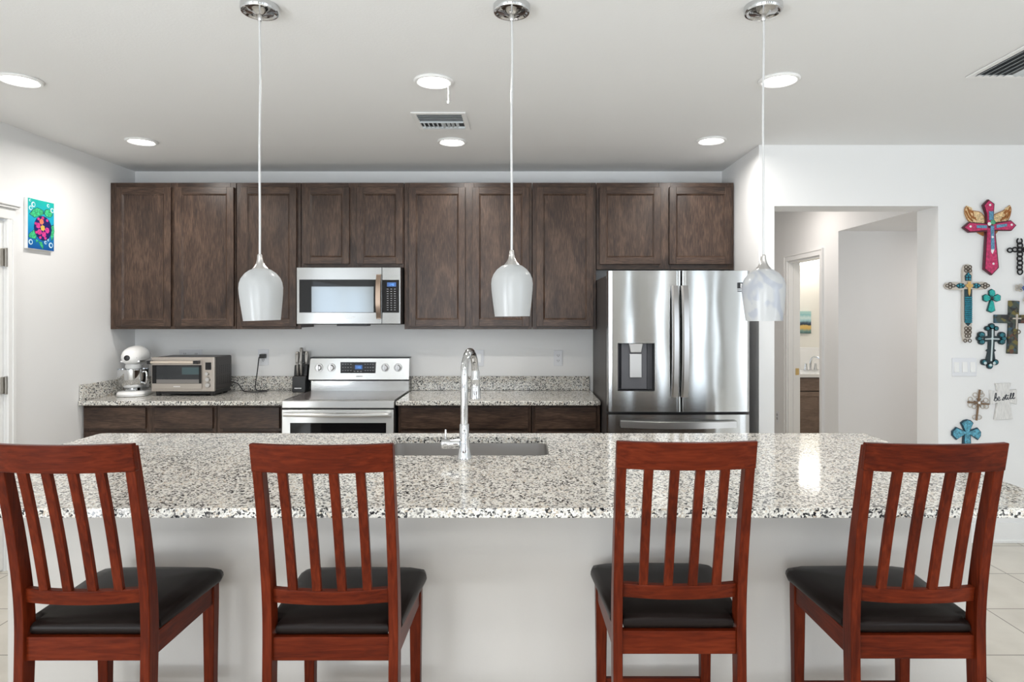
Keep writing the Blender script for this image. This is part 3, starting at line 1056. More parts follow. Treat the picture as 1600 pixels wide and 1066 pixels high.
# dispenser recess
m = MB()
yb = YR + 0.065
m.box(DX0, DX1, yb, yb + 0.004, DZ0, DZ1, 0)
m.box(DX0, DX0 + 0.003, YR + 0.008, yb, DZ0, DZ1, 1); m.box(DX1 - 0.003, DX1, YR + 0.008, yb, DZ0, DZ1, 1)
m.box(DX0, DX1, YR + 0.008, yb, DZ1 - 0.003, DZ1, 1); m.box(DX0, DX1, YR + 0.008, yb, DZ0, DZ0 + 0.006, 1)
xi0, xi1 = DX0 + 0.018, DX1 - 0.036
m.prism([(xi0, YR + 0.055), (xi1, YR + 0.055), (xi1 - 0.01, YR + 0.03), (xi0 + 0.01, YR + 0.03)], 'xy', DZ0 + 0.012, DZ1 - 0.004, 0)
m.build('dispenser', [M['panelgrey'], M['black']], ld)
dm = (xi0 + xi1) / 2 + 0.008
m = MB(); m.box(dm - 0.038, dm + 0.038, YR + 0.016, YR + 0.029, FZ(590.5, YR), FZ(553.5, YR)); m.build('dispenser_paddle', M['satin'], ld, bevel=0.002)
m = MB(); m.loft([[(dm - 0.034, YR + 0.008, FZ(551, YR)), (dm + 0.034, YR + 0.008, FZ(551, YR)), (dm + 0.03, YR + 0.04, FZ(551, YR)), (dm - 0.03, YR + 0.04, FZ(551, YR))],
                  [(dm - 0.044, YR + 0.004, DZ1 - 0.004), (dm + 0.044, YR + 0.004, DZ1 - 0.004), (dm + 0.04, YR + 0.05, DZ1 - 0.004), (dm - 0.04, YR + 0.05, DZ1 - 0.004)]])
m.build('dispenser_spout', M['satin'], ld, bevel=0.003)
# door handles
for dr, px0, px1 in ((ld, 1051, 1061), (rd, 1066.5, 1077)):
    hx0, hx1 = FX(px0, YR - 0.05), FX(px1, YR - 0.05)
    za, zb = FZ(622, YR - 0.05), FZ(446, YR - 0.05)
    m = MB()
    P = catmull([(0, YR - 0.022, za), (0, YR - 0.045, za + 0.12), (0, YR - 0.056, (za + zb) / 2), (0, YR - 0.045, zb - 0.12), (0, YR - 0.022, zb)], 6)
    m.loft([[(hx0, p.y + 0.004, p.z), (hx0 + 0.01, p.y - 0.004, p.z), (hx1, p.y + 0.002, p.z), (hx1, p.y + 0.018, p.z), (hx0, p.y + 0.018, p.z)] for p in P])
    for z in (za, zb - 0.03):
        m.box(hx0 + 0.004, hx1 - 0.004, YR - 0.02, YR + 0.004, z, z + 0.03)
    m.build('handle', M['handlesteel'], dr, smooth=30)
m = MB()
hz = FZ(664.5, YR - 0.04)
xa, xb = FX(971, YR - 0.04), FX(1153, YR - 0.04)
P = catmull([(xa, YR - 0.02, hz), ((xa * 3 + xb) / 4, YR - 0.048, hz - 0.002), ((xa + xb) / 2, YR - 0.055, hz - 0.003), ((xa + 3 * xb) / 4, YR - 0.048, hz - 0.002), (xb, YR - 0.02, hz)], 6)
m.loft([[(p.x, p.y, p.z - 0.02), (p.x, p.y, p.z + 0.02), (p.x, p.y + 0.018, p.z + 0.024), (p.x, p.y + 0.018, p.z - 0.018)] for p in P])
for x in (xa, xb - 0.03):
    m.box(x, x + 0.03, YR - 0.018, YR + 0.012, hz - 0.012, hz + 0.016)
m.build('handle', M['satin'], fd, smooth=30)
# sticker
sy_ = YR + 0.0062
m = MB()
m.box(FX(1153, YR), FX(1166.5, YR), sy_ - 0.0012, sy_ + 0.004, FZ(451, YR), FZ(441.5, YR), 0)
for z0_, z1_ in ((452.5, 453.6), (454.8, 455.9)):
    m.box(FX(1153, YR), FX(1166, YR), sy_ - 0.0012, sy_ + 0.004, FZ(z1_, YR), FZ(z0_, YR), 0)
m.box(FX(1157.5, YR), FX(1159, YR), sy_ - 0.002, sy_ - 0.0012, FZ(450, YR), FZ(443, YR), 1)
m.prism([(FX(1159, YR), FZ(444, YR)), (FX(1165, YR), FZ(443, YR)), (FX(1163, YR), FZ(450, YR)), (FX(1160, YR), FZ(448, YR))], 'xz', sy_ - 0.002, sy_ - 0.0012, 1)
m.build('sticker', [M['black'], M['mark']], rd)['label'] = 'black square sticker with white marks'
for x in (FX0 + 0.03, FX1 - 0.09):
    m = MB(); m.box(x, x + 0.06, YR + 0.078, YR + 0.16, 1.7545, 1.772)
    m.build('hinge_cover', M['darkgrey'], r, bevel=0.004)

# ------------------------------------------------------------------ toaster oven
YT = 4.62
TX0, TX1 = FX(236, YT), FX(335, YT)
tz0, tz1 = FZ(612.2, YT), FZ(558.3, YT)
r = empty('toaster_oven', ((TX0 + TX1) / 2, 4.76, CT), 'silver and black toaster oven on the left counter', 'toaster oven')


def TP(x, y):
    return FX(225 + x / 10.667, YT), FZ(540 + y / 10.667, YT)


m = MB()
m.box(TX0 + 0.004, TX1 - 0.002, YT + 0.02, 4.905, tz0 + 0.004, tz1)
m.build('body', pm('oven_body', srgb(62, 58, 57), 0.4, 0.4), r, bevel=0.012, seg=3)
for z in (tz0 + 0.045, tz0 + 0.125):
    m = MB()
    for k in range(7):
        y = YT + 0.05 + k * 0.032
        for q in range(5):
            m.box(TX1 - 0.004, TX1 - 0.0005, y, y + 0.017, z + q * 0.013, z + q * 0.013 + 0.005)
    m.build('side_vent', M['black'], r)
m = MB()
for x in (TX0 + 0.01, TX1 - 0.06):
    for y in (YT + 0.015, 4.84):
        m.lathe([(0.017, CT + 0.0005), (0.022, tz0 + 0.008)], (x + 0.025, y + 0.025, 0), 'z', 12)
m.box(TX0 + 0.02, TX1 - 0.01, YT + 0.03, 4.89, CT + 0.012, tz0 + 0.006)
m.build('feet', M['black'], r)
beige = pm('warm_silver', srgb(184, 176, 168), 0.33, 0.7)
m = MB(); m.box(TX0, TX1, YT, YT + 0.022, tz0, tz1); m.build('front_frame', beige, r, bevel=0.006)
x0, z1 = TP(150, 240); x1, z0 = TP(972, 722)
m = MB(); m.box(x0, x1, YT - 0.010, YT + 0.001, z0, z1); td = m.build('door', beige, r, bevel=0.002)
x0, z1 = TP(152, 325); x1, z0 = TP(970, 632)
m = MB(); m.box(x0, x1, YT - 0.0125, YT - 0.008, z0, z1, 0); m.build('door_glass', M['blackglass'], td)
x0, z1 = TP(225, 335); x1, z0 = TP(930, 628)
m = MB()
m.box(x0, x1, YT - 0.0132, YT - 0.0125, z0, z1, 0)
m.box(x0, x1, YT - 0.0136, YT - 0.0132, z0, z0 + (z1 - z0) * 0.22, 1)
m.box(x0 + (x1 - x0) * 0.6, x1, YT - 0.0136, YT - 0.0132, z0 + (z1 - z0) * 0.5, z1 - 0.012, 2)
m.build('oven_interior', [pm('oven_inside', srgb(44, 47, 50), 0.15), pm('oven_tray', srgb(118, 114, 112), 0.3), pm('oven_inside_tint', srgb(66, 86, 90), 0.15)], td)
hz = TP(0, 275)[1]
ha, hb = TP(140, 0)[0], TP(875, 0)[0]
m = MB(); m.lathe([(0.0085, ha), (0.0085, hb)], (0, YT - 0.04, hz), 'x', 16); hd = m.build('handle', pm('pale_handle', srgb(214, 202, 188), 0.3, 0.4), td)
for a, b in ((ha - 0.013, ha + 0.012), (hb - 0.002, hb + 0.032)):
    m = MB(); m.box(a, b, YT - 0.05, YT - 0.008, hz - 0.012, hz + 0.012)
    m.build('handle_mount', M['black'], hd, bevel=0.003)
x0, z1 = TP(1025, 282); x1, z0 = TP(1120, 405)
m = MB(); m.box(x0, x1, YT - 0.003, YT + 0.003, z0, z1); m.build('display', M['blackglass'], r)
for cx_, cy_, rr in ((1060, 470, 30), (1070, 565, 38), (1072, 660, 40)):
    kx, kz = TP(cx_, cy_)
    rr = rr / 10.667 * 0.00462
    m = MB(); m.lathe([(rr * 1.05, YT + 0.001), (rr, YT - 0.014), (rr * 0.85, YT - 0.018)], (kx, 0, kz), 'y', 20)
    m.build('knob', M['satin'], r)
m = MB()
for k in range(6):
    x0, z1 = TP(505 + k * 19, 675); x1, z0 = TP(517 + k * 19, 690)
    m.box(x0, x1, YT - 0.0106, YT - 0.010, z0, z1)
m.build('nameplate', M['mark'], td)
# cord to the outlet
pts = catmull([(TX1 - 0.004, 4.895, FZ(597, 4.88)), (FX(372, 4.88), 4.88, FZ(600, 4.88)), (FX(380, 4.86), 4.86, CT + 0.012), (FX(386, 4.85), 4.85, CT + 0.006), (FX(396, 4.82), 4.82, CT + 0.006), (FX(410, 4.85), 4.85, CT + 0.006),
               (FX(417, 4.86), 4.86, CT + 0.006), (FX(414, 4.88), 4.88, CT + 0.012), (FX(404, 4.88), 4.88, CT + 0.010), (FX(399, 4.90), 4.90, CT + 0.03),
               (FX(402, 4.94), 4.94, 1.06), (FX(403.5, 4.95), 4.95, 1.12), (FX(405, 4.955), 4.955, 1.17), (FX(408, 4.95), 4.95, FZ(557, 4.95))], 6)
m = MB(); m.tube(pts, 0.0042, 8); pc = m.build('power_cord', M['black'], r, smooth=60)
m = MB(); m.box(FX(406, 4.96), FX(414, 4.96), 4.945, 4.9915, FZ(560, 4.96), FZ(553.5, 4.96)); m.build('plug', M['black'], pc, bevel=0.004)

# ------------------------------------------------------------------ stand mixer (front = -Y before turning)
r = empty('stand_mixer', (0, 0, 0), 'white stand mixer with steel bowl in the left counter corner', 'stand mixer')
m = MB()
bp = catmull([(-0.10, -0.13, 0), (-0.055, -0.19, 0), (0, -0.20, 0), (0.055, -0.19, 0), (0.10, -0.13, 0), (0.10, 0.05, 0), (0.085, 0.14, 0), (0, 0.165, 0), (-0.085, 0.14, 0), (-0.10, 0.05, 0)], 4, True)
m.loft([[(p.x * s, p.y * s, z) for p in bp] for s, z in ((0.96, 0.0005), (1.0, 0.004), (1.0, 0.02), (0.93, 0.034), (0.6, 0.038))])
m.build('base', M['white'], r, smooth=50)
m = MB(); m.loft([[(p.x * 1.004, p.y * 1.004, z) for p in bp] for z in (0.011, 0.015)], cap=False); m.build('base_band', M['nickel'], r)
m = MB()
m.loft([[(-0.05, 0.045, 0.033), (0.05, 0.045, 0.033), (0.05, 0.14, 0.033), (-0.05, 0.14, 0.033)], [(-0.042, 0.055, 0.12), (0.042, 0.055, 0.12), (0.045, 0.145, 0.12), (-0.045, 0.145, 0.12)],
        [(-0.045, 0.035, 0.225), (0.045, 0.035, 0.225), (0.048, 0.15, 0.225), (-0.048, 0.15, 0.225)]])
m.build('column', M['white'], r, bevel=0.015, seg=3)
m = MB()
secs = []
for y, rx, rz, cz in ((-0.185, 0.012, 0.012, 0.278), (-0.18, 0.035, 0.035, 0.279), (-0.165, 0.055, 0.052, 0.281), (-0.13, 0.07, 0.066, 0.284), (-0.06, 0.078, 0.073, 0.287), (0.04, 0.076, 0.071, 0.288), (0.11, 0.066, 0.06, 0.286), (0.155, 0.045, 0.042, 0.284), (0.17, 0.015, 0.015, 0.282)):
    secs.append([(rx * cos(2 * pi * k / 24), y, cz + rz * max(sin(2 * pi * k / 24), -0.82)) for k in range(24)])
m.loft(secs)
hd = m.build('motor_head', M['white'], r, smooth=60)
m = MB(); m.loft([[(s * 0.0795, y, z) for s, y in ((-0.8, -0.155), (0.8, -0.155), (1.0, -0.06), (0.98, 0.05), (0.8, 0.125), (-0.8, 0.125), (-0.98, 0.05), (-1.0, -0.06))] for z in (0.247, 0.259)])
m.build('trim_band', M['nickel'], hd)
m = MB(); m.lathe([(0.020, -0.165), (0.020, -0.188), (0.016, -0.19)], (-0.012, 0, 0.279), 'y', 16); m.build('hub_knob', M['black'], hd)
m = MB()
for k in range(6):
    m.box(0.022 + k * 0.005, 0.025 + k * 0.005, -0.172, -0.150, 0.277, 0.281)
m.build('nameplate', M['greymark'], hd)
m = MB(); m.box(-0.046, 0.046, -0.085, 0.13, 0.218, 0.232); m.lathe([(0.05, 0.195), (0.055, 0.21), (0.05, 0.232)], (0, -0.085, 0), 'z', 20); m.lathe([(0.012, 0.13), (0.012, 0.2)], (0, -0.085, 0), 'z', 12)
m.build('beater_socket', M['white'], hd)
m = MB()
c_ = (0, -0.085, 0)
m.lathe([(0.055, 0.036), (0.06, 0.040), (0.05, 0.052), (0.058, 0.058), (0.088, 0.085), (0.103, 0.125), (0.106, 0.19), (0.109, 0.192), (0.109, 0.195), (0.102, 0.194), (0.10, 0.13), (0.08, 0.085), (0.03, 0.07)], c_, 'z', 32)
bo = m.build('bowl', M['chrome'], r, smooth=50)
m = MB(); m.tube(catmull([(0.085, -0.155, 0.175), (0.115, -0.185, 0.178), (0.122, -0.19, 0.14), (0.112, -0.18, 0.10), (0.075, -0.15, 0.10)], 5), 0.007, 10); m.build('bowl_handle', M['chrome'], bo, smooth=60)
r.location = (FX(214, 4.73), 4.73, CT)
r.rotation_euler = (0, 0, radians(13))
r.scale = (0.97, 0.88, 1.0)

# ------------------------------------------------------------------ knife block and knives
kx = -1.686
kb = empty('knife_block', (kx, 4.90, CT), 'black knife block beside the range on the left counter', 'knife block')
m = MB()
prof = [(4.835, CT + 0.0008), (4.94, CT + 0.0008), (4.968, CT + 0.205), (4.89, CT + 0.205), (4.875, CT + 0.122), (4.842, CT + 0.122)]
m.prism(prof, 'yz', kx - 0.05, kx + 0.05)
m.build('block', M['black'], kb, bevel=0.006)
m = MB()
for k in range(6):
    m.box(kx - 0.03 + k * 0.009, kx - 0.024 + k * 0.009, 4.835, 4.842, CT + 0.028, CT + 0.036)
m.build('nameplate', M['mark'], kb)
m = MB(); m.box(kx - 0.042, kx + 0.042, 4.845, 4.874, CT + 0.122, CT + 0.123); m.build('slot_plate', M['darkgrey'], kb)
kn = 0
kl = ['knife with grey steel handle in the block, leftmost of the upper row', 'tallest knife in the block, its grey handle above the others', 'knife with dark riveted handle in the middle of the block', 'knife with grey steel handle in the block, rightmost of the upper row',
      'small steak knife with silver handle, front left of the block', 'small steak knife with silver handle, front right of the block']
spec = [(-0.038, 4.915, CT + 0.207, 0.098, 0.012, 0), (-0.014, 4.932, CT + 0.207, 0.128, 0.0115, 0), (0.010, 4.92, CT + 0.207, 0.10, 0.010, 1), (0.034, 4.915, CT + 0.207, 0.10, 0.012, 0),
        (-0.012, 4.859, CT + 0.125, 0.098, 0.0075, 0), (0.014, 4.859, CT + 0.125, 0.098, 0.0075, 0)]
khand = pm('knife_handle_grey', srgb(150, 146, 141), 0.3, 0.8)
for (dx, y, z, L, w, blk), lab in zip(spec, kl):
    k = empty('kitchen_knife', (kx + dx, y, z - 0.01), lab, 'knife', 'knives in the block')
    d = Vector((dx * 0.22, 0.10 if y > 4.9 else -0.12, 1.0)).normalized()
    P = [Vector((kx + dx, y, z)) + d * t for t in (0.002, L * 0.15, L * 0.5, L * 0.8, L)]
    m = MB()
    ws = [0.7, 0.85, 1.0, 1.05, 0.75]
    m.loft([[(p.x - w * s, p.y - w * 1.3 * s, p.z), (p.x + w * s, p.y - w * 1.3 * s, p.z), (p.x + w * s, p.y + w * 1.3 * s, p.z), (p.x - w * s, p.y + w * 1.3 * s, p.z)] for p, s in zip(P, ws)])
    m.build('handle', M['black'] if blk else khand, k, bevel=0.004)
    m = MB()
    for q in (1, 3):
        m.lathe([(0.003, P[q].y - w * 1.45), (0.003, P[q].y - w * 1.0)], (P[q].x, 0, P[q].z), 'y', 8)
    m.build('rivet', M['greymark'] if blk else M['black'], k)

# ------------------------------------------------------------------ wall plates


def outlet(name, label, x0, x1, z0, z1, y, gangs, cat='outlet', kind='outlet', group=None):
    r = empty(name, ((x0 + x1) / 2, y, z0), label, cat, group)
    m = MB(); m.box(x0, x1, y - 0.006, y, z0, z1); m.build('plate', M['plate'], r, bevel=0.002)
    w = (x1 - x0) / gangs
    zc = (z0 + z1) / 2
    for g in range(gangs):
        xc = x0 + w * (g + 0.5)
        if kind == 'outlet':
            for s in (-1, 1):
                m = MB()
                c = zc + s * 0.02
                m.box(xc - 0.016, xc + 0.016, y - 0.008, y - 0.006, c - 0.014, c + 0.014, 0)
                m.box(xc - 0.008, xc - 0.005, y - 0.0085, y - 0.008, c - 0.004, c + 0.007, 1)
                m.box(xc + 0.005, xc + 0.008, y - 0.0085, y - 0.008, c - 0.004, c + 0.007, 1)
                m.lathe([(0.0028, y - 0.0085), (0.0028, y - 0.008)], (xc, 0, c - 0.009), 'y', 8, 1)
                m.build('socket', [M['plate'], M['slot']], r)
        elif kind == 'switch':
            m = MB()
            m.loft([[(xc - 0.016, y - 0.0065, zc - 0.033), (xc + 0.016, y - 0.0065, zc - 0.033), (xc + 0.016, y - 0.0065, zc + 0.033), (xc - 0.016, y - 0.0065, zc + 0.033)],
                    [(xc - 0.016, y - 0.013, zc - 0.033), (xc + 0.016, y - 0.013, zc - 0.033), (xc + 0.016, y - 0.008, zc + 0.033), (xc - 0.016, y - 0.008, zc + 0.033)]])
            m.build('rocker', M['white'], r, bevel=0.001)
    return r


outlet('wall_outlet', 'double-width outlet plate half hidden behind the toaster oven', FX(281, 5), FX(316, 5), 1.12, FZ(546, 5), YB - 0.0005, 2)
outlet('wall_outlet', 'wall outlet with the black plug between toaster oven and knives', FX(403.5, 5), FX(420, 5), FZ(571, 5), FZ(546, 5), YB - 0.0005, 1)
outlet('light_switch', 'plain white wall plate right of the faucet spout', FX(741, 5), FX(756, 5), FZ(572.5, 5), FZ(547, 5), YB - 0.0005, 1, 'switch', 'switch')
outlet('wall_outlet', 'white duplex outlet left of the refrigerator', FX(865, 5), FX(879, 5), FZ(571.5, 5), FZ(547.5, 5), YB - 0.0005, 1)
outlet('light_switch', 'white triple rocker switch plate below the hanging crosses', FX(1487, YF), FX(1525, YF), FZ(588, YF), FZ(559.5, YF), YF - 0.0005, 3, 'switch', 'switch')
ro = empty('wall_outlet', (HX1, 6.86, 0.36), 'small outlet low on the hallway wall past the bathroom door', 'outlet')
m = MB(); m.box(HX1 - 0.006, HX1 - 0.0005, 6.83, 6.90, 0.35, 0.465); m.build('plate', M['plate'], ro, bevel=0.002)
for c in (0.388, 0.428):
    m = MB(); m.box(HX1 - 0.008, HX1 - 0.006, 6.85, 6.88, c - 0.013, c + 0.013); m.build('socket', M['greymark'], ro)

# ------------------------------------------------------------------ turtle painting on the left wall
PY0, PY1, PZ0, PZ1 = 3.885, 4.105, 1.905, 2.215
PXF = XL + 0.022


def uv(u, v):
    return PY0 + (PY1 - PY0) * u, PZ1 + (PZ0 - PZ1) * v


mt, nt, b = new_mat('painted_sea')
tc = nt.nodes.new('ShaderNodeTexCoord')
sp = nt.nodes.new('ShaderNodeSeparateXYZ')
nt.links.new(tc.outputs['Generated'], sp.inputs[0])
rp = ramp(nt, [(0.0, srgb(10, 80, 150)), (0.3, srgb(10, 125, 190)), (0.65, srgb(20, 170, 200)), (1.0, srgb(20, 180, 165))])
nt.links.new(sp.outputs[2], rp.inputs[0])
nt.links.new(rp.outputs[0], b.inputs['Base Color'])
tm = [mt, pm('canvas_edge', (0.82, 0.84, 0.84), 0.6), pm('turtle_green', srgb(60, 185, 125), 0.5, var=0.4, bscale=120), pm('turtle_shell_navy', srgb(28, 28, 100), 0.5),
      pm('shell_pink', srgb(210, 60, 140), 0.5, var=0.3, bscale=150), pm('shell_yellow', srgb(215, 180, 80), 0.5), pm('bubble_white', srgb(215, 240, 245), 0.5), pm('shell_orange', srgb(225, 125, 95), 0.5), pm('turtle_outline', srgb(15, 45, 70), 0.5)]
m = MB()
m.box(XL + 0.001, PXF - 0.001, PY0, PY1, PZ0, PZ1, 1)
m.box(PXF - 0.001, PXF, PY0 + 0.002, PY1 - 0.002, PZ0 + 0.002, PZ1 - 0.002, 0)


def paint(pts, mi, lay):
    m.prism([uv(*p) for p in pts], 'yz', PXF + 0.0002 * lay - 0.0002, PXF + 0.0002 * lay, mi)


def blob(cu, cv, ru, rv, mi, lay, n=16, a=0):
    paint([(cu + ru * cos(2 * pi * k / n + a), cv + rv * sin(2 * pi * k / n + a)) for k in range(n)], mi, lay)


for pts in ([(0.08, 0.32), (0.2, 0.22), (0.35, 0.17), (0.55, 0.2), (0.58, 0.27), (0.4, 0.33), (0.25, 0.37)], [(0.22, 0.62), (0.05, 0.72), (0.04, 0.78), (0.28, 0.80), (0.32, 0.72)],
            [(0.85, 0.5), (0.97, 0.46), (1.0, 0.58), (0.96, 0.72), (0.9, 0.78), (0.85, 0.65)], [(0.38, 0.84), (0.52, 0.84), (0.58, 0.93), (0.55, 0.98), (0.45, 0.9)], [(0.3, 0.8), (0.4, 0.82), (0.3, 0.87)]):
    cu = sum(p[0] for p in pts) / len(pts); cv = sum(p[1] for p in pts) / len(pts)
    paint([(cu + (p[0] - cu) * 1.1, cv + (p[1] - cv) * 1.1) for p in pts], 8, 1)
    paint(pts, 2, 2)
blob(0.77, 0.235, 0.17, 0.085, 8, 1); blob(0.77, 0.235, 0.15, 0.075, 2, 2)
blob(0.83, 0.21, 0.02, 0.012, 8, 3)
blob(0.56, 0.56, 0.34, 0.25, 8, 3); blob(0.56, 0.56, 0.325, 0.238, 3, 4)
for k in range(6):
    t = radians(60 * k + 15)
    blob(0.55 + 0.175 * cos(t), 0.555 + 0.128 * sin(t), 0.088, 0.062, (4, 4, 4, 4, 7, 3)[k], 5, 6, 0.3)
blob(0.55, 0.555, 0.088, 0.062, 5, 5, 6, 0.3)
for t in (200, 235, 270, 305, 70, 110, 150):
    blob(0.555 + 0.285 * cos(radians(t)), 0.558 + 0.208 * sin(radians(t)), 0.05, 0.03, 4, 5, 6, 0.3)
for cu, cv, ru in ((0.2, 0.12, 0.075), (0.1, 0.2, 0.065), (0.76, 0.08, 0.05), (0.95, 0.16, 0.07), (0.1, 0.87, 0.075), (0.66, 0.84, 0.05), (0.77, 0.78, 0.035), (0.86, 0.88, 0.08), (0.08, 0.05, 0.035)):
    cu = min(cu, 0.985 - ru)
    blob(cu, cv, ru, ru * 0.71, 6, 5)
    blob(cu + 0.01, cv, ru * 0.6, ru * 0.45, 0, 6)
o = m.build('turtle_painting', tm, origin=(XL, (PY0 + PY1) / 2, PZ0))
tag(o, 'small canvas of a colourful sea turtle on the left wall', 'painting')

# ------------------------------------------------------------------ ceiling: downlights, registers


def downlight(label, x, y, cordlen=0):
    r = empty('recessed_light', (x, y, H), label, 'ceiling light', 'recessed downlights')
    m = MB(); m.lathe([(0.094, H - 0.0005), (0.096, H - 0.004), (0.090, H - 0.011), (0.080, H - 0.012), (0.070, H - 0.003), (0.070, H - 0.0005)], (x, y, 0), 'z', 36, cap=False)
    m.build('trim_ring', M['trim'], r)
    m = MB(); m.lathe([(0.0695, H - 0.0008), (0.068, H - 0.006), (0.055, H - 0.007)], (x, y, 0), 'z', 32)
    m.build('lens', M['lens'], r)
    if cordlen:
        m = MB(); m.tube([(x + 0.066, y + 0.03, H - 0.006), (x + 0.066, y + 0.03, H - 0.006 - cordlen)], 0.0022, 6)
        m.ball((x + 0.066, y + 0.03, H - 0.008 - cordlen), 0.005, 0.005, 0.008, 8, 6)
        m.build('pull_cord', M['cordclear'], r)
    area('downlight_lamp', (0, 0, -0.016), (0, 0, 0), 0.12, 0.12, 7.5, (1.0, 0.96, 0.91), 'DISK', radians(168), r)
    return r


for lab, x, y, cl in (('lit recessed ceiling light at the left edge, nearest the left wall', -2.385, 3.043, 0), ('lit recessed ceiling light with a short hanging pull cord', -0.42, 3.06, 0.085), ('lit recessed ceiling light beside the right pendant cord', 1.225, 3.043, 0),
                      ('lit recessed ceiling light above the upper cabinets near the left wall', -2.447, 4.12, 0), ('lit recessed ceiling light just behind the small ceiling register', -0.449, 4.13, 0), ('lit recessed ceiling light in front of the cabinet above the refrigerator', 1.215, 4.10, 0)):
    downlight(lab, x, y, cl)


def register(label, x0, x1, y0, y1, along):
    r = empty('ceiling_vent', ((x0 + x1) / 2, (y0 + y1) / 2, H), label, 'vent')
    f = 0.028
    m = MB()
    z0, z1 = H - 0.008, H - 0.0005
    m.box(x0, x1, y0, y0 + f, z0, z1); m.box(x0, x1, y1 - f, y1, z0, z1)
    m.box(x0, x0 + f, y0 + f, y1 - f, z0, z1); m.box(x1 - f, x1, y0 + f, y1 - f, z0, z1)
    m.build('frame', M['trim'], r, bevel=0.003)
    m = MB(); m.box(x0 + f, x1 - f, y0 + f, y1 - f, H - 0.0015, H - 0.0005); m.build('cavity', M['ventdark'], r)
    m = MB()

    def lx(xa, xb, y, s):      # louver running along X
        m.loft([[(xx, y, H - 0.004), (xx, y + 0.003, H - 0.004), (xx, y + 0.003 + s, H - 0.010), (xx, y + s, H - 0.010)] for xx in (xa, xb)])

    def ly(ya, yb, x, s):
        m.loft([[(x, yy, H - 0.002), (x + 0.002, yy, H - 0.002), (x + 0.002 + s, yy, H - 0.013), (x + s, yy, H - 0.013)] for yy in (ya, yb)])
    if along == 'mixed':
        ym = (y0 + y1) / 2
        for k in range(4):
            lx(x0 + f, x1 - f, y0 + f + 0.008 + k * 0.03, -0.006)
        n = 9
        for k in range(n):
            ly(ym + 0.005, y1 - f - 0.035, x0 + f + 0.012 + k * (x1 - x0 - 2 * f - 0.02) / n, 0.012 if k < n / 2 else -0.012)
        m.box(x0 + f, x1 - f, ym, ym + 0.004, H - 0.012, H - 0.002)
        m.box(x0 + f, x1 - f, y1 - f - 0.035, y1 - f - 0.031, H - 0.012, H - 0.002)
        lx(x0 + f, x1 - f, y1 - f - 0.015, 0.01)
    else:
        x = x0 + f + 0.012
        k = 0
        while x < x1 - f:
            ly(y0 + f, y1 - f, x, -0.014 if k < 5 else 0.014)
            x += 0.032
            k += 1
    m.build('louvers', M['ventgrey'], r)


register('small rectangular ceiling register between two recessed lights', -0.615, -0.308, 3.53, 3.86, 'mixed')
register('larger ceiling register with long louvers at the right edge', 2.085, 2.50, 2.35, 3.01, 'long')

# ------------------------------------------------------------------ pendants


def pendant(label, x, zb, tilt, mat):
    y = 2.32
    r = empty('pendant_light', (x, y, H), label, 'pendant light', 'island pendants')
    m = MB(); m.lathe([(0.0675, H - 0.0005), (0.0675, H - 0.020), (0.064, H - 0.025), (0.058, H - 0.026), (0.050, H - 0.022), (0.030, H - 0.026), (0.017, H - 0.032), (0.010, H - 0.036)], (x, y, 0), 'z', 40)
    m.build('canopy', M['chrome'], r)
    m = MB(); m.lathe([(0.009, H - 0.034), (0.009, H - 0.050), (0.0065, H - 0.055)], (x, y, 0), 'z', 14)
    m.build('strain_relief', M['nickel'], r)
    # shade, cap: built around the cord end, then leaned a little
    zt = zb + 0.236
    m = MB()
    pts = []
    for k in range(25):
        t = k / 24
        pts.append((x + 0.0025 * sin(t * 9 + x) * (1 - t), y + 0.002 * cos(t * 7) * (1 - t), H - 0.05 - t * (H - 0.05 - zt)))
    m.tube(pts, 0.0042, 8)
    m.build('cord', M['cordclear'], r, smooth=60)

    def lean(p):
        dz = p[2] - zt
        return (p[0] - dz * sin(tilt), p[1], zt + dz * cos(tilt) + (p[0] - x) * sin(tilt))

    def lean_mb(mb):
        for v in mb.bm.verts:
            v.co = lean(v.co)
    m = MB()
    m.lathe([(0.0065, zt + 0.004), (0.0085, zt), (0.0095, zt - 0.012), (0.013, zt - 0.026), (0.019, zt - 0.038), (0.0275, zt - 0.048), (0.0285, zt - 0.052), (0.02, zt - 0.05)], (x, y, 0), 'z', 28)
    lean_mb(m)
    m.build('socket_cap', M['nickel'], r)
    m = MB()
    g = [(0.026, zt - 0.051), (0.040, zt - 0.056), (0.055, zt - 0.067), (0.067, zt - 0.083), (0.0735, zt - 0.100), (0.0755, zt - 0.118), (0.0745, zt - 0.14), (0.071, zt - 0.175), (0.066, zt - 0.215), (0.0635, zb)]
    inn = [(q - 0.003, z + (0.003 if i < 3 else 0)) for i, (q, z) in enumerate(g)]
    m.lathe(g + list(reversed(inn)), (x, y, 0), 'z', 40, cap=False)
    lean_mb(m)
    m.build('shade', mat, r, smooth=60)
    m = MB(); m.ball((x, y, zt - 0.13), 0.022, 0.022, 0.03, 14, 8); m.lathe([(0.013, zt - 0.105), (0.013, zt - 0.055)], (x, y, 0), 'z', 12)
    lean_mb(m)
    m.build('bulb', M['white'], r)


pendant('chrome pendant with white glass shade hanging in front of the cabinet beside the microwave', -0.949, FZ(501, 2.32), 0.035, M['shade'])
pendant('chrome pendant with white glass shade hanging above the faucet, middle of three', -0.036, FZ(494.5, 2.32), 0.01, M['shade'])
pendant('chrome pendant with cloudy swirled glass shade hanging in front of the refrigerator edge', 0.876, FZ(501.5, 2.32), 0.012, M['shade2'])

# ------------------------------------------------------------------ counter stools (front towards +Y)
proto = empty('counter_stool', (0, 0, 0))


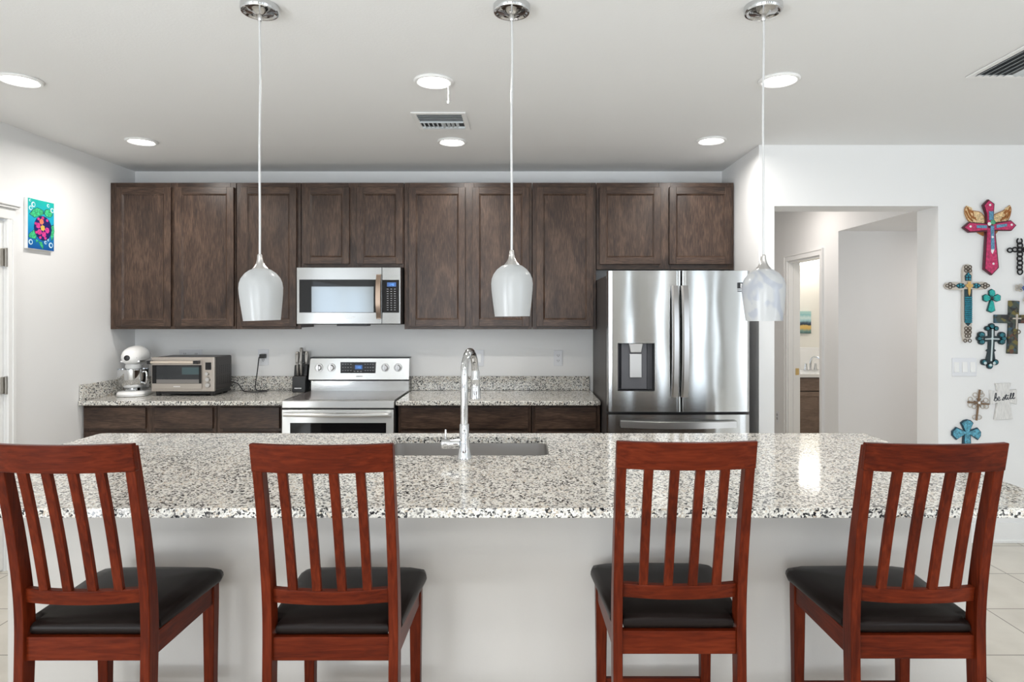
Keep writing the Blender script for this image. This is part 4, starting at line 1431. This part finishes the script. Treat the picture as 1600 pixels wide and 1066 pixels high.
def post(x, mb):
    w = 0.0135
    rows = [(-0.222, 0.0, 0.018), (-0.205, 0.30, 0.021), (-0.195, 0.56, 0.024), (-0.195, 0.66, 0.024), (-0.205, 0.76, 0.0225), (-0.232, 0.92, 0.020), (-0.283, 1.151, 0.0165)]
    c = catmull([(r_[2], r_[0], r_[1]) for r_ in rows], 4)
    mb.loft([[(x - w, p.y - p.x, p.z), (x + w, p.y - p.x, p.z), (x + w, p.y + p.x, p.z), (x - w, p.y + p.x, p.z)] for p in c])


for s in (-1, 1):
    m = MB(); post(s * 0.1745, m); m.build('leg', M['cherryz'], proto, bevel=0.003)
for s in (-1, 1):
    m = MB()
    x = s * 0.176
    m.loft([[(x + a * w, 0.155 + b_ * w, z) for a, b_ in ((-1, -1), (1, -1), (1, 1), (-1, 1))] for w, z in ((0.0145, 0), (0.0165, 0.3), (0.0195, 0.55), (0.0195, 0.603))])
    m.build('leg', M['cherryz'], proto, bevel=0.003)


def bowed(z0, z1, ye0, ye1, bow, th, hw, name):
    """a horizontal rail between the rear posts, bowed towards the sitter's back"""
    mb = MB()
    secs = []
    for k in range(13):
        u = -1 + 2 * k / 12
        x = u * hw
        d = -bow * (1 - u * u)
        secs.append([(x, ye0 + d - th / 2, z0), (x, ye0 + d + th / 2, z0), (x, ye1 + d + th / 2, z1), (x, ye1 + d - th / 2, z1)])
    mb.loft(secs)
    return mb.build(name, M['cherryx'], proto, bevel=0.003)


def py_at(z):
    return -0.205 + (z - 0.76) / (1.158 - 0.76) * (-0.285 + 0.205)


bowed(1.083, 1.160, py_at(1.083) - 0.006, py_at(1.160) - 0.006, 0.026, 0.020, 0.1895, 'top_rail')
bowed(0.700, 0.741, py_at(0.715), py_at(0.735), 0.020, 0.022, 0.162, 'lower_rail')
for k in range(4):
    u = (-0.6 + 0.4 * k)
    x = u * 0.172
    bw = lambda b_: -b_ * (1 - (u * 0.95) ** 2)
    m = MB()
    secs = []
    for q in range(7):
        t = q / 6
        z = 0.738 + (1.088 - 0.738) * t
        y = (py_at(0.738) + bw(0.020)) * (1 - t) + (py_at(1.088) - 0.006 + bw(0.026)) * t + 0.004 * sin(pi * t)
        secs.append([(x - 0.0125, y - 0.007, z), (x + 0.0125, y - 0.007, z), (x + 0.0125, y + 0.007, z), (x - 0.0125, y + 0.007, z)])
    m.loft(secs)
    m.build('slat', M['cherryz'], proto, bevel=0.002)
m = MB(); m.box(-0.162, 0.162, -0.207, -0.183, 0.538, 0.604, 0); m.build('apron', M['cherryx'], proto, bevel=0.002)
m = MB(); m.box(-0.162, 0.162, 0.145, 0.165, 0.540, 0.603, 0)
m.build('apron', M['cherryx'], proto, bevel=0.002)
for s in (-1, 1):
    m = MB()
    xa, xb = s * 0.174, s * 0.181
    m.loft([[(xa - 0.010, -0.172, z), (xa + 0.010, -0.172, z), (xb + 0.010, 0.137, z), (xb - 0.010, 0.137, z)] for z in (0.540, 0.604)])
    m.build('side_apron', M['cherryy'], proto, bevel=0.002)
m = MB(); m.box(-0.16, 0.16, 0.147, 0.163, 0.225, 0.268); m.build('foot_rail', M['cherryx'], proto, bevel=0.002)
for s in (-1, 1):
    m = MB(); m.box(s * 0.175 - 0.008, s * 0.175 + 0.008, -0.192, 0.142, 0.20, 0.235); m.build('side_stretcher', M['cherryy'], proto, bevel=0.002)
# seat cushion
m = MB()
out = [(-0.157, -0.200), (0.157, -0.200), (0.157, -0.168), (0.190, -0.164), (0.201, 0.0), (0.212, 0.155), (0.205, 0.185), (0.17, 0.198), (0.0, 0.203), (-0.17, 0.198), (-0.205, 0.185), (-0.212, 0.155), (-0.201, 0.0), (-0.190, -0.164), (-0.157, -0.168)]
cy0 = 0.0
secs = []
for s, z in ((0.955, 0.6045), (0.985, 0.609), (1.0, 0.618), (0.995, 0.628), (0.97, 0.638), (0.90, 0.646), (0.7, 0.653), (0.35, 0.656)):
    secs.append([(p[0] * s, p[1] * s, z) for p in out])
m.loft(secs)
m.build('seat_cushion', M['leather'], proto, smooth=60)

stools = [(-1.215, 1.985, 0.0, 'cherry wood counter stool with black seat at the far left end of the island'),
          (-0.529, 1.985, 0.0, 'cherry wood counter stool with black seat in front of the sink, left of the faucet'),
          (0.446, 2.020, 0.0, 'cherry wood counter stool with black seat right of the faucet, facing the refrigerator'),
          (1.103, 1.995, 0.0, 'cherry wood counter stool with black seat at the right end beside the tile floor')]
for i, (x, y, a, lab) in enumerate(stools):
    o = proto if i == 0 else copy_tree(proto)
    o.location = (x, y, 0)
    o.rotation_euler = (0, 0, a)
    tag(o, lab, 'stool', 'counter stools at the island')

# ------------------------------------------------------------------ bathroom beyond the hallway
YV = 7.10
r = empty('vanity_cabinet', (3.35, 7.37, 0), 'brown bathroom vanity seen through the hallway doorway', 'vanity')
vm = wood('vanity_wood', srgb(104, 86, 74), srgb(126, 106, 93), srgb(142, 122, 108), 'x', 0.4)
m = MB(); m.box(2.90, 3.80, YV + 0.02, 7.645, 0.0, 0.805); m.build('body', M['cabin'], r)
for a, b in ((2.91, 3.35), (3.36, 3.79)):
    m = MB(); m.box(a, b, YV, YV + 0.019, 0.655, 0.795); m.build('drawer', vm, r, bevel=0.003)
    m = MB(); shaker(m, a, b, 0.08, 0.645, YV); m.build('door', [vm, vm], r, bevel=0.002)
m = MB(); m.box(2.875, 3.83, YV - 0.03, 7.645, 0.806, 0.846, 0); m.box(2.875, 3.83, 7.625, 7.645, 0.846, FZ(543, 7.63), 0)
m.build('vanity_top', pm('white_marble', (0.84, 0.83, 0.81), 0.15), r, bevel=0.004)
bx = FX(1270, 7.4)
r = empty('bathroom_faucet', (bx, 7.45, 0.846), 'chrome two handle faucet on the bathroom vanity', 'faucet')
m = MB(); m.box(bx - 0.075, bx + 0.075, 7.43, 7.48, 0.8465, 0.862); m.build('base', M['chrome'], r, bevel=0.004)
m = MB(); m.tube(catmull([(bx + 0.0, 7.455, 0.86), (bx, 7.455, 0.95), (bx + 0.02, 7.45, 1.0), (bx + 0.06, 7.42, 1.01), (bx + 0.08, 7.38, 0.985)], 6), [0.012] * 24 + [0.012], 12); m.build('spout', M['chrome'], r, smooth=60)
for s in (-1, 1):
    m = MB(); m.lathe([(0.02, 0.861), (0.016, 0.89), (0.012, 0.92), (0.014, 0.935)], (bx + s * 0.055, 7.455, 0), 'z', 14); m.build('handle', M['chrome'], r)
mt, nt, b = new_mat('seascape_paint')
tc = nt.nodes.new('ShaderNodeTexCoord')
sp = nt.nodes.new('ShaderNodeSeparateXYZ')
nt.links.new(tc.outputs['Generated'], sp.inputs[0])
nz = nt.nodes.new('ShaderNodeTexNoise'); nz.inputs['Scale'].default_value = 4
nt.links.new(tc.outputs['Generated'], nz.inputs['Vector'])
ad = nt.nodes.new('ShaderNodeMath'); ad.operation = 'MULTIPLY_ADD'; ad.inputs[1].default_value = 0.14
nt.links.new(nz.outputs['Fac'], ad.inputs[0]); nt.links.new(sp.outputs[2], ad.inputs[2])
rp = ramp(nt, [(0.07, srgb(70, 100, 100)), (0.2, srgb(120, 150, 140)), (0.3, srgb(214, 176, 96)), (0.41, srgb(210, 180, 110)), (0.45, srgb(40, 52, 62)), (0.55, srgb(60, 80, 95)), (0.64, srgb(150, 190, 195)), (0.78, srgb(205, 222, 218)), (0.9, srgb(140, 190, 190)), (1.1, srgb(170, 205, 200))])
nt.links.new(ad.outputs[0], rp.inputs[0]); nt.links.new(rp.outputs[0], b.inputs['Base Color'])
m = MB(); m.box(FX(1247.3, 7.63), FX(1267, 7.63), 7.625, 7.6495, FZ(521, 7.63), FZ(486.5, 7.63))
tag(m.build('seascape_painting', mt), 'small seascape canvas on the bathroom wall above the vanity', 'painting')
m = MB()
a, b2 = FX(1282, 7.63), FX(1300, 7.63)
for k, (u, v) in enumerate(((452, 462), (462.5, 470), (470.5, 477), (477.5, 484))):
    m.box(a, b2, 7.63, 7.6495, FZ(v, 7.63), FZ(u, 7.63), k % 2)
tag(m.build('wall_plaque', [pm('plaque_pale', (0.7, 0.68, 0.62), 0.5), pm('plaque_dark', (0.08, 0.07, 0.06), 0.5)]), 'banded wall plaque half hidden by the bathroom door casing', 'wall decor')
r = empty('vanity_light', (3.36, 7.6, 2.10), 'glowing vanity light at the top of the bathroom doorway', 'light fixture')
m = MB(); m.box(3.0, 3.75, 7.60, 7.6495, 2.24, 2.32); m.build('bar', M['nickel'], r, bevel=0.004)
for x in (3.12, 3.375, 3.63):
    m = MB(); m.lathe([(0.115, 2.085), (0.12, 2.095), (0.118, 2.26), (0.09, 2.33), (0.03, 2.345)], (x, 7.48, 0), 'z', 20)
    m.tube([(x, 7.60, 2.30), (x, 7.56, 2.31)], 0.012, 8)
    m.build('glass_shade', M['glow'], r)

# ------------------------------------------------------------------ crosses on the wall
SC = YF - 0.0
CROSS = 'decorative wall crosses'


def conv(pts, cr):
    x0, y0, s = cr
    return [(FX(x0 + p[0] / s, SC), FZ(y0 + p[1] / s, SC)) for p in pts]


def ring(mb, c, cr, rx, ry, tr, y, m_=0, a=0, n=16, arc=1.0):
    x0, y0, s = cr
    k = 0.00422 / s
    C = conv([c], cr)[0]
    pts = []
    full = arc >= 0.999
    for i in range(n + (0 if full else 1)):
        t = 2 * pi * arc * i / n + a
        pts.append((C[0] + rx * k * cos(t), y, C[1] + ry * k * sin(t)))
    mb.tube(pts, tr * k, 6, m_, closed=full)


def slab(mb, pts, cr, y0, y1, m_=0):
    mb.prism(conv(pts, cr), 'xz', YF - y1, YF - y0, m_)


def gem(mb, c, cr, rad, y, m_=0):
    C = conv([c], cr)[0]
    k = 0.00422 / cr[2]
    mb.ball((C[0], YF - y, C[1]), rad * k, 0.004, rad * k, 8, 6, m_)


def stroke(mb, pts, cr, w, y, m_=0, n=4, closed=False):
    k = 0.00422 / cr[2]
    P = catmull([(p[0], YF - y, p[1]) for p in conv(pts, cr)], n, closed)
    mb.tube(P, w * k, 6, m_, closed=closed)


A = (1490, 300, 7.62)
maroon = pm('maroon_edge', srgb(82, 24, 42), 0.5)
pink = pm('pink_enamel', srgb(190, 48, 98), 0.4, var=0.3, bscale=60)
bluep = pm('blue_plaque', srgb(92, 142, 172), 0.4, var=0.35, bscale=150)
gold = pm('antique_gold', srgb(226, 196, 150), 0.45, 0.25, var=0.35, bscale=120)
copper = pm('copper_feather', srgb(165, 105, 55), 0.45, 0.3)
r = empty('wall_cross', (FX(1541, YF), YF, FZ(372, YF)), 'large pink cross with golden wings, topmost on the right wall', 'cross', CROSS)
m = MB()
slab(m, [(315, 165), (375, 98), (447, 152), (440, 262), (440, 372), (640, 345), (706, 405), (648, 470), (458, 468), (500, 905), (415, 995), (325, 925), (352, 480), (150, 490), (76, 430), (145, 366), (352, 382), (352, 270)], A, 0.012, 0.030, 0)
for pts in ([(330, 172), (380, 113), (436, 158), (427, 270), (427, 400), (365, 400), (362, 275)], [(95, 430), (152, 379), (365, 396), (365, 458), (155, 477)], [(425, 396), (640, 357), (691, 405), (645, 459), (425, 455)], [(365, 440), (440, 440), (486, 900), (415, 979), (338, 918)]):
    slab(m, pts, A, 0.030, 0.033, 1)
for c in ((390, 165), (160, 420), (645, 400), (430, 860)):
    gem(m, c, A, 14, 0.034, 2)
m.build('cross_body', [maroon, pink, M['mark']], r)
m = MB()
for pts in ([(375, 240), (425, 240), (428, 345), (378, 345)], [(230, 405), (350, 408), (350, 442), (232, 436)], [(465, 400), (585, 388), (588, 418), (465, 438)], [(395, 410), (433, 410), (440, 690), (400, 690)]):
    slab(m, pts, A, 0.033, 0.037, 0)
slab(m, [(402, 690), (440, 690), (430, 720), (418, 745), (402, 720)], A, 0.033, 0.035, 1)
gem(m, (420, 370), A, 30, 0.038, 2); gem(m, (378, 390), A, 22, 0.037, 1); gem(m, (415, 545), A, 14, 0.038, 1)
m.build('charm', [bluep, M['mark'], pm('green_flower', srgb(80, 160, 120), 0.5)], r)
for wing, fe in (([(140, 175), (172, 200), (205, 228), (290, 240), (340, 285), (362, 350), (360, 390), (190, 366), (148, 325), (122, 265), (122, 205)], [[(150, 190), (170, 250), (200, 300), (260, 350)], [(130, 230), (160, 300), (210, 350)], [(210, 235), (215, 290), (205, 350)]]),
                 ([(650, 165), (668, 205), (662, 260), (645, 315), (610, 352), (440, 385), (448, 300), (490, 265), (560, 235), (610, 205)], [[(650, 185), (630, 250), (590, 300), (540, 345)], [(655, 235), (630, 300), (580, 345)], [(605, 215), (592, 280), (585, 340)]])):
    m = MB(); slab(m, wing, A, 0.003, 0.012, 0)
    for f in fe:
        stroke(m, f, A, 9, 0.014, 1)
    stroke(m, wing, A, 5, 0.011, 1, 2, True)
    cxw = sum(p[0] for p in wing) / len(wing)
    sg = 1 if cxw > 400 else -1
    for q in range(5):
        bx_, by_ = 400 + sg * (262 - q * 14), 185 + q * 38
        slab(m, [(bx_, by_ - 18), (bx_ - sg * 60, by_ + 8), (bx_ - sg * 72, by_ + 42), (bx_ - sg * 20, by_ + 26)], A, 0.010 + 0.001 * q, 0.015 + 0.001 * q, q % 2)
    m.build('wing', [gold, copper], r)
m = MB()
slab(m, [(250, 470), (352, 475), (345, 528), (290, 500)], A, 0.003, 0.010, 0); slab(m, [(445, 465), (522, 462), (490, 505), (445, 528)], A, 0.003, 0.010, 0)
m.build('feather_tips', [copper], r)

iron = pm('black_iron', (0.02, 0.02, 0.022), 0.45, 0.5)
m = MB()
for k in range(8):
    if k == 0:
        ring(m, (768, 588), A, 30, 34, 9, YF - 0.012, 0, radians(120), 14, 0.83)
    else:
        ring(m, (770, 588 + k * 52), A, 29, 33, 9, YF - 0.012 - 0.003 * (k % 2))
ring(m, (655, 697), A, 30, 24, 9, YF - 0.012, 0, radians(30), 14, 0.83)
for x in (712, 828, 880):
    ring(m, (x, 690), A, 32, 25, 9, YF - 0.014)
ring(m, (770, 690), A, 36, 22, 11, YF - 0.018)
tag(m.build('wall_cross', [iron]), 'black cross of iron chain links at the right edge', 'cross', CROSS)

B = (1460, 400, 5.607)
teal = pm('teal_beads', srgb(42, 140, 160), 0.3, var=0.3, bscale=200)
silver = pm('silver_filigree', srgb(196, 188, 178), 0.4, 0.5)
pewter = pm('dark_pewter', srgb(92, 82, 72), 0.45, 0.4)
r = empty('wall_cross', (FX(1507, YF), YF, FZ(473, YF)), 'long slender teal beaded cross with silver scroll tips', 'cross', CROSS)
m = MB()
slab(m, [(232, 130), (245, 85), (275, 72), (305, 88), (314, 135), (314, 232), (395, 228), (440, 235), (460, 262), (440, 288), (395, 298), (314, 296), (310, 610), (305, 690), (285, 745), (262, 755), (240, 745), (230, 690), (230, 300), (130, 300), (90, 290), (72, 262), (90, 238), (130, 232), (232, 234)], B, 0.004, 0.020, 0)
m.build('cross_body', [silver], r)
m = MB()
for pts in ([(250, 220), (246, 175), (275, 142), (304, 175), (300, 220)], [(246, 265), (235, 243), (195, 240), (165, 262), (195, 286), (235, 283)], [(304, 265), (318, 243), (360, 240), (390, 262), (360, 286), (318, 283)], [(243, 292), (308, 292), (306, 580), (275, 615), (244, 580)]):
    slab(m, pts, B, 0.020, 0.024, 1)
for c in ((262, 180), (288, 180), (275, 162), (262, 205), (288, 205), (185, 262), (208, 252), (208, 274), (230, 262), (320, 262), (342, 252), (342, 274), (365, 262)):
    gem(m, c, B, 9.5, 0.026, 0)
for i in range(14):
    for j in range(5):
        gem(m, (250 + j * 13, 365 + i * 16.5), B, 6.5, 0.026, 0)
m.build('beads', [teal, pm('dark_teal_board', srgb(16, 52, 62), 0.5)], r)
m = MB()
for c in ((258, 100), (292, 100), (258, 130), (292, 130), (275, 118), (258, 635), (290, 635), (258, 668), (290, 668), (275, 652), (262, 700), (286, 700), (250, 742), (290, 742)):
    ring(m, c, B, 13, 14, 4, YF - 0.022, 0)
for c in ((95, 262), (120, 248), (120, 276), (148, 262), (400, 262), (425, 250), (425, 276), (448, 262)):
    ring(m, c, B, 14, 12, 4, YF - 0.022, 0)
m.build('scrolls', [pewter], r)
m = MB(); slab(m, [(268, 228), (292, 228), (292, 248), (312, 252), (312, 272), (292, 278), (288, 330), (280, 352), (272, 330), (268, 278), (250, 272), (250, 252), (268, 248)], B, 0.025, 0.031, 0)
gem(m, (282, 260), B, 12, 0.032, 0)
m.build('fleur', [pm('bright_gold', srgb(214, 176, 110), 0.35, 0.5)], r)

turq = pm('turquoise_enamel', srgb(30, 165, 158), 0.35, var=0.2, bscale=120)
tdark = pm('dark_teal_edge', srgb(18, 80, 82), 0.5)
r = empty('wall_cross', (FX(1547, YF), YF, FZ(470, YF)), 'smallest cross, bright turquoise with rounded petals, under the pink cross', 'cross', CROSS)
petals = ([(464, 305), (490, 290), (517, 306), (521, 335), (494, 376), (464, 338)], [(412, 350), (438, 335), (490, 362), (488, 380), (445, 404), (414, 390)], [(568, 350), (542, 335), (488, 362), (490, 380), (535, 402), (566, 390)], [(488, 366), (508, 410), (521, 480), (485, 498), (449, 482), (470, 410)])
m = MB()
for p in petals:
    cx_ = sum(q[0] for q in p) / len(p); cy_ = sum(q[1] for q in p) / len(p)
    slab(m, p, B, 0.004, 0.014, 1)
    slab(m, [(cx_ + (q[0] - cx_) * 0.82, cy_ + (q[1] - cy_) * 0.86) for q in p], B, 0.014, 0.017, 0)
m.build('petals', [turq, tdark], r)
m = MB(); gem(m, (488, 370), B, 14, 0.018, 0)
for t in range(8):
    stroke(m, [(488, 370), (488 + 26 * cos(t * pi / 4), 370 + 26 * sin(t * pi / 4))], B, 3, 0.017, 0)
m.build('wire_knot', [M['black']], r)

r = empty('wall_cross', (FX(1606, YF), YF, FZ(455, YF)), 'blue cross with silver scroll ends cut off by the right edge', 'cross', CROSS)
navy = pm('blue_enamel', srgb(74, 92, 140), 0.35, var=0.3, bscale=100)
m = MB(); slab(m, [(780, 200), (850, 200), (840, 262), (900, 258), (900, 312), (842, 305), (846, 400), (784, 400), (790, 305), (750, 300), (750, 268), (788, 262)], B, 0.004, 0.018, 0); m.build('cross_body', [navy], r)
m = MB()
for c in ((708, 270), (708, 292), (728, 281), (740, 262), (740, 300), (786, 196), (800, 186), (775, 385), (790, 405), (905, 285), (840, 190)):
    ring(m, c, B, 13, 13, 4.5, YF - 0.016, 0)
m.build('scrolls', [silver], r)

mt, nt, b = new_mat('patchwork_paint')
tc = nt.nodes.new('ShaderNodeTexCoord')
v = nt.nodes.new('ShaderNodeTexVoronoi'); v.inputs['Scale'].default_value = 40
nt.links.new(tc.outputs['Object'], v.inputs['Vector'])
sp = nt.nodes.new('ShaderNodeSeparateColor'); nt.links.new(v.outputs['Color'], sp.inputs[0])
rp = ramp(nt, [(0.0, srgb(40, 40, 42)), (0.3, srgb(62, 74, 72)), (0.5, srgb(66, 74, 64)), (0.68, srgb(52, 82, 98)), (0.85, srgb(112, 102, 52)), (0.94, srgb(96, 62, 48))], 'CONSTANT')
nt.links.new(sp.outputs[0], rp.inputs[0]); nt.links.new(rp.outputs[0], b.inputs['Base Color']); b.inputs['Roughness'].default_value = 0.5
r = empty('wall_cross', (FX(1583, YF), YF, FZ(511, YF)), 'dark mosaic patchwork cross with a small white cross at its centre', 'cross', CROSS)
m = MB(); slab(m, [(640, 392), (728, 395), (722, 518), (850, 515), (850, 592), (716, 590), (712, 858), (622, 855), (636, 590), (512, 588), (512, 515), (637, 515)], B, 0.003, 0.020, 0); m.build('cross_body', [mt], r, bevel=0.002)
m = MB(); slab(m, [(690, 512), (708, 512), (706, 542), (735, 542), (735, 554), (705, 554), (700, 640), (688, 640), (692, 554), (662, 554), (662, 542), (691, 542)], B, 0.020, 0.026, 0)
m.build('centre_cross', [silver], r)
m = MB()
for c in ((650, 550), (745, 550), (685, 680), (700, 480), (665, 720), (715, 665)):
    ring(m, c, B, 16, 16, 4, YF - 0.021, 0)
m.build('scrolls', [pewter], r)

r = empty('wall_cross', (FX(1547, YF), YF, FZ(541, YF)), 'dark teal cross with clover ends and pale stripe, left of the mosaic cross', 'cross', CROSS)
deep = pm('deep_teal', srgb(40, 108, 120), 0.3, 0.2, var=0.5, bscale=80)
m = MB()
slab(m, [(462, 620), (515, 620), (515, 700), (560, 705), (560, 750), (515, 752), (512, 815), (528, 828), (512, 840), (520, 900), (480, 985), (442, 900), (458, 840), (440, 828), (460, 815), (462, 752), (425, 750), (425, 705), (462, 700)], B, 0.004, 0.014, 1)


def disc(c, rx, ry, y0, y1, m_):
    slab(m, [(c[0] + rx * cos(2 * pi * k / 14), c[1] + ry * sin(2 * pi * k / 14)) for k in range(14)], B, y0, y1, m_)


for c, rx, ry in (((490, 615), 28, 26), ((452, 635), 24, 22), ((528, 635), 24, 22), ((400, 690), 34, 28), ((382, 722), 26, 24), ((402, 752), 30, 26), ((578, 692), 34, 28), ((594, 722), 26, 24), ((578, 752), 30, 26), ((425, 930), 30, 28), ((522, 930), 28, 26), ((474, 962), 26, 28)):
    disc(c, rx, ry, 0.004, 0.014, 1)
    disc(c, rx * 0.62, ry * 0.62, 0.014, 0.018, 0)
m.build('cross_body', [deep, pm('teal_black', srgb(24, 44, 50), 0.4)], r)
m = MB()
stroke(m, [(494, 640), (492, 740), (482, 920)], B, 7, 0.016, 0)
stroke(m, [(430, 728), (490, 726), (552, 728)], B, 6, 0.016, 0)
for c in ((490, 725), (430, 938), (508, 938), (476, 955)):
    gem(m, c, B, 13, 0.018, 0)
m.build('stripe', [pm('pale_enamel', srgb(200, 214, 216), 0.35)], r)

Cc = (1470, 545, 6.66)
r = empty('wall_cross', (FX(1527, YF), YF, FZ(630, YF)), 'brown wire filigree cross left of the white lettered cross', 'cross', CROSS)
wire = pm('bronze_wire', srgb(132, 108, 86), 0.4, 0.5)
palew = pm('pale_wire', srgb(190, 180, 168), 0.4, 0.4)
m = MB()
stroke(m, [(395, 425), (386, 500), (382, 560), (372, 640), (360, 745)], Cc, 10, 0.010, 0)
stroke(m, [(270, 553), (330, 558), (385, 560), (440, 572), (490, 576)], Cc, 9, 0.010, 0)
for t in range(8):
    stroke(m, [(383, 560), (383 + 55 * cos(t * pi / 4 + 0.4), 560 + 50 * sin(t * pi / 4 + 0.4))], Cc, 5, 0.011, 0)
m.build('wire_cross', [wire], r)
m = MB()
for c in ((350, 480), (420, 480), (405, 455), (300, 525), (300, 585), (460, 535), (465, 600), (430, 600), (340, 600)):
    ring(m, c, Cc, 24, 22, 4, YF - 0.008, 0)
m.build('filigree_lattice', [palew], r)
m = MB()
for c in ((347, 712), (391, 712)):
    ring(m, c, Cc, 24, 22, 4, YF - 0.008, 0)
m.build('filigree_foot', [palew], r)
m = MB(); gem(m, (385, 560), Cc, 15, 0.014, 0); m.build('centre_stone', [M['mark']], r)

r = empty('wall_cross', (FX(1568, YF), YF, FZ(627, YF)), 'whitewashed cross lettered be still', 'cross', CROSS)
wood_w = pm('whitewashed_wood', (0.72, 0.71, 0.69), 0.6, var=0.1, bscale=40, stretch=(4, 1, 0.6))
m = MB(); slab(m, [(555, 360), (715, 355), (697, 432), (775, 420), (775, 578), (700, 556), (732, 728), (542, 738), (574, 562), (500, 580), (497, 428), (572, 440)], Cc, 0.002, 0.016, 0)
m.build('cross_body', [wood_w], r, bevel=0.002)
m = MB()
# handwritten "be still"
L = [[(532, 535), (552, 505), (560, 470), (552, 460), (544, 490), (540, 535), (556, 540), (566, 520), (558, 505), (548, 515)],
     [(566, 522), (584, 520), (594, 508), (586, 498), (574, 512), (574, 532), (590, 536), (602, 524)],
     [(616, 532), (630, 512), (636, 500), (642, 520), (632, 532), (620, 528)],
     [(640, 522), (652, 500), (662, 470), (656, 505), (658, 526), (668, 522)], [(642, 490), (676, 484)],
     [(668, 520), (678, 500), (676, 518), (684, 524), (692, 514)],
     [(692, 516), (710, 490), (716, 462), (706, 466), (702, 500), (708, 520), (718, 512)],
     [(718, 514), (736, 488), (742, 460), (732, 464), (728, 500), (734, 518), (752, 506)]]
for q in L:
    stroke(m, q, Cc, 4.2, 0.0165, 0, 5)
gem(m, (684, 484), Cc, 5, 0.017, 0)
m.build('lettering', [pm('dark_ink', srgb(48, 54, 62), 0.5)], r)['label'] = 'dark handwritten words be still'

patina = pm('blue_patina', srgb(82, 150, 172), 0.45, bump=1.0, bscale=90, var=0.45)
r = empty('wall_cross', (FX(1509, YF), YF, FZ(690, YF)), 'blue patina cross with flared arms, lowest on the wall behind a stool', 'cross', CROSS)
m = MB()
slab(m, [(262, 732), (298, 742), (325, 770), (290, 848), (368, 818), (404, 862), (402, 905), (370, 948), (297, 892), (300, 1010), (318, 1150), (258, 1185), (198, 1150), (212, 1010), (222, 895), (148, 946), (104, 900), (102, 858), (148, 812), (232, 850), (192, 770), (226, 742)], Cc, 0.003, 0.014, 1)
slab(m, [(262, 742), (292, 752), (313, 772), (276, 862), (365, 828), (394, 864), (392, 902), (367, 934), (284, 884), (288, 1010), (304, 1140), (258, 1170), (212, 1140), (226, 1010), (236, 884), (150, 932), (114, 896), (112, 860), (150, 824), (246, 862), (204, 774), (230, 752)], Cc, 0.014, 0.019, 0)
m.build('cross_body', [patina, pm('patina_edge', srgb(30, 62, 78), 0.5)], r)
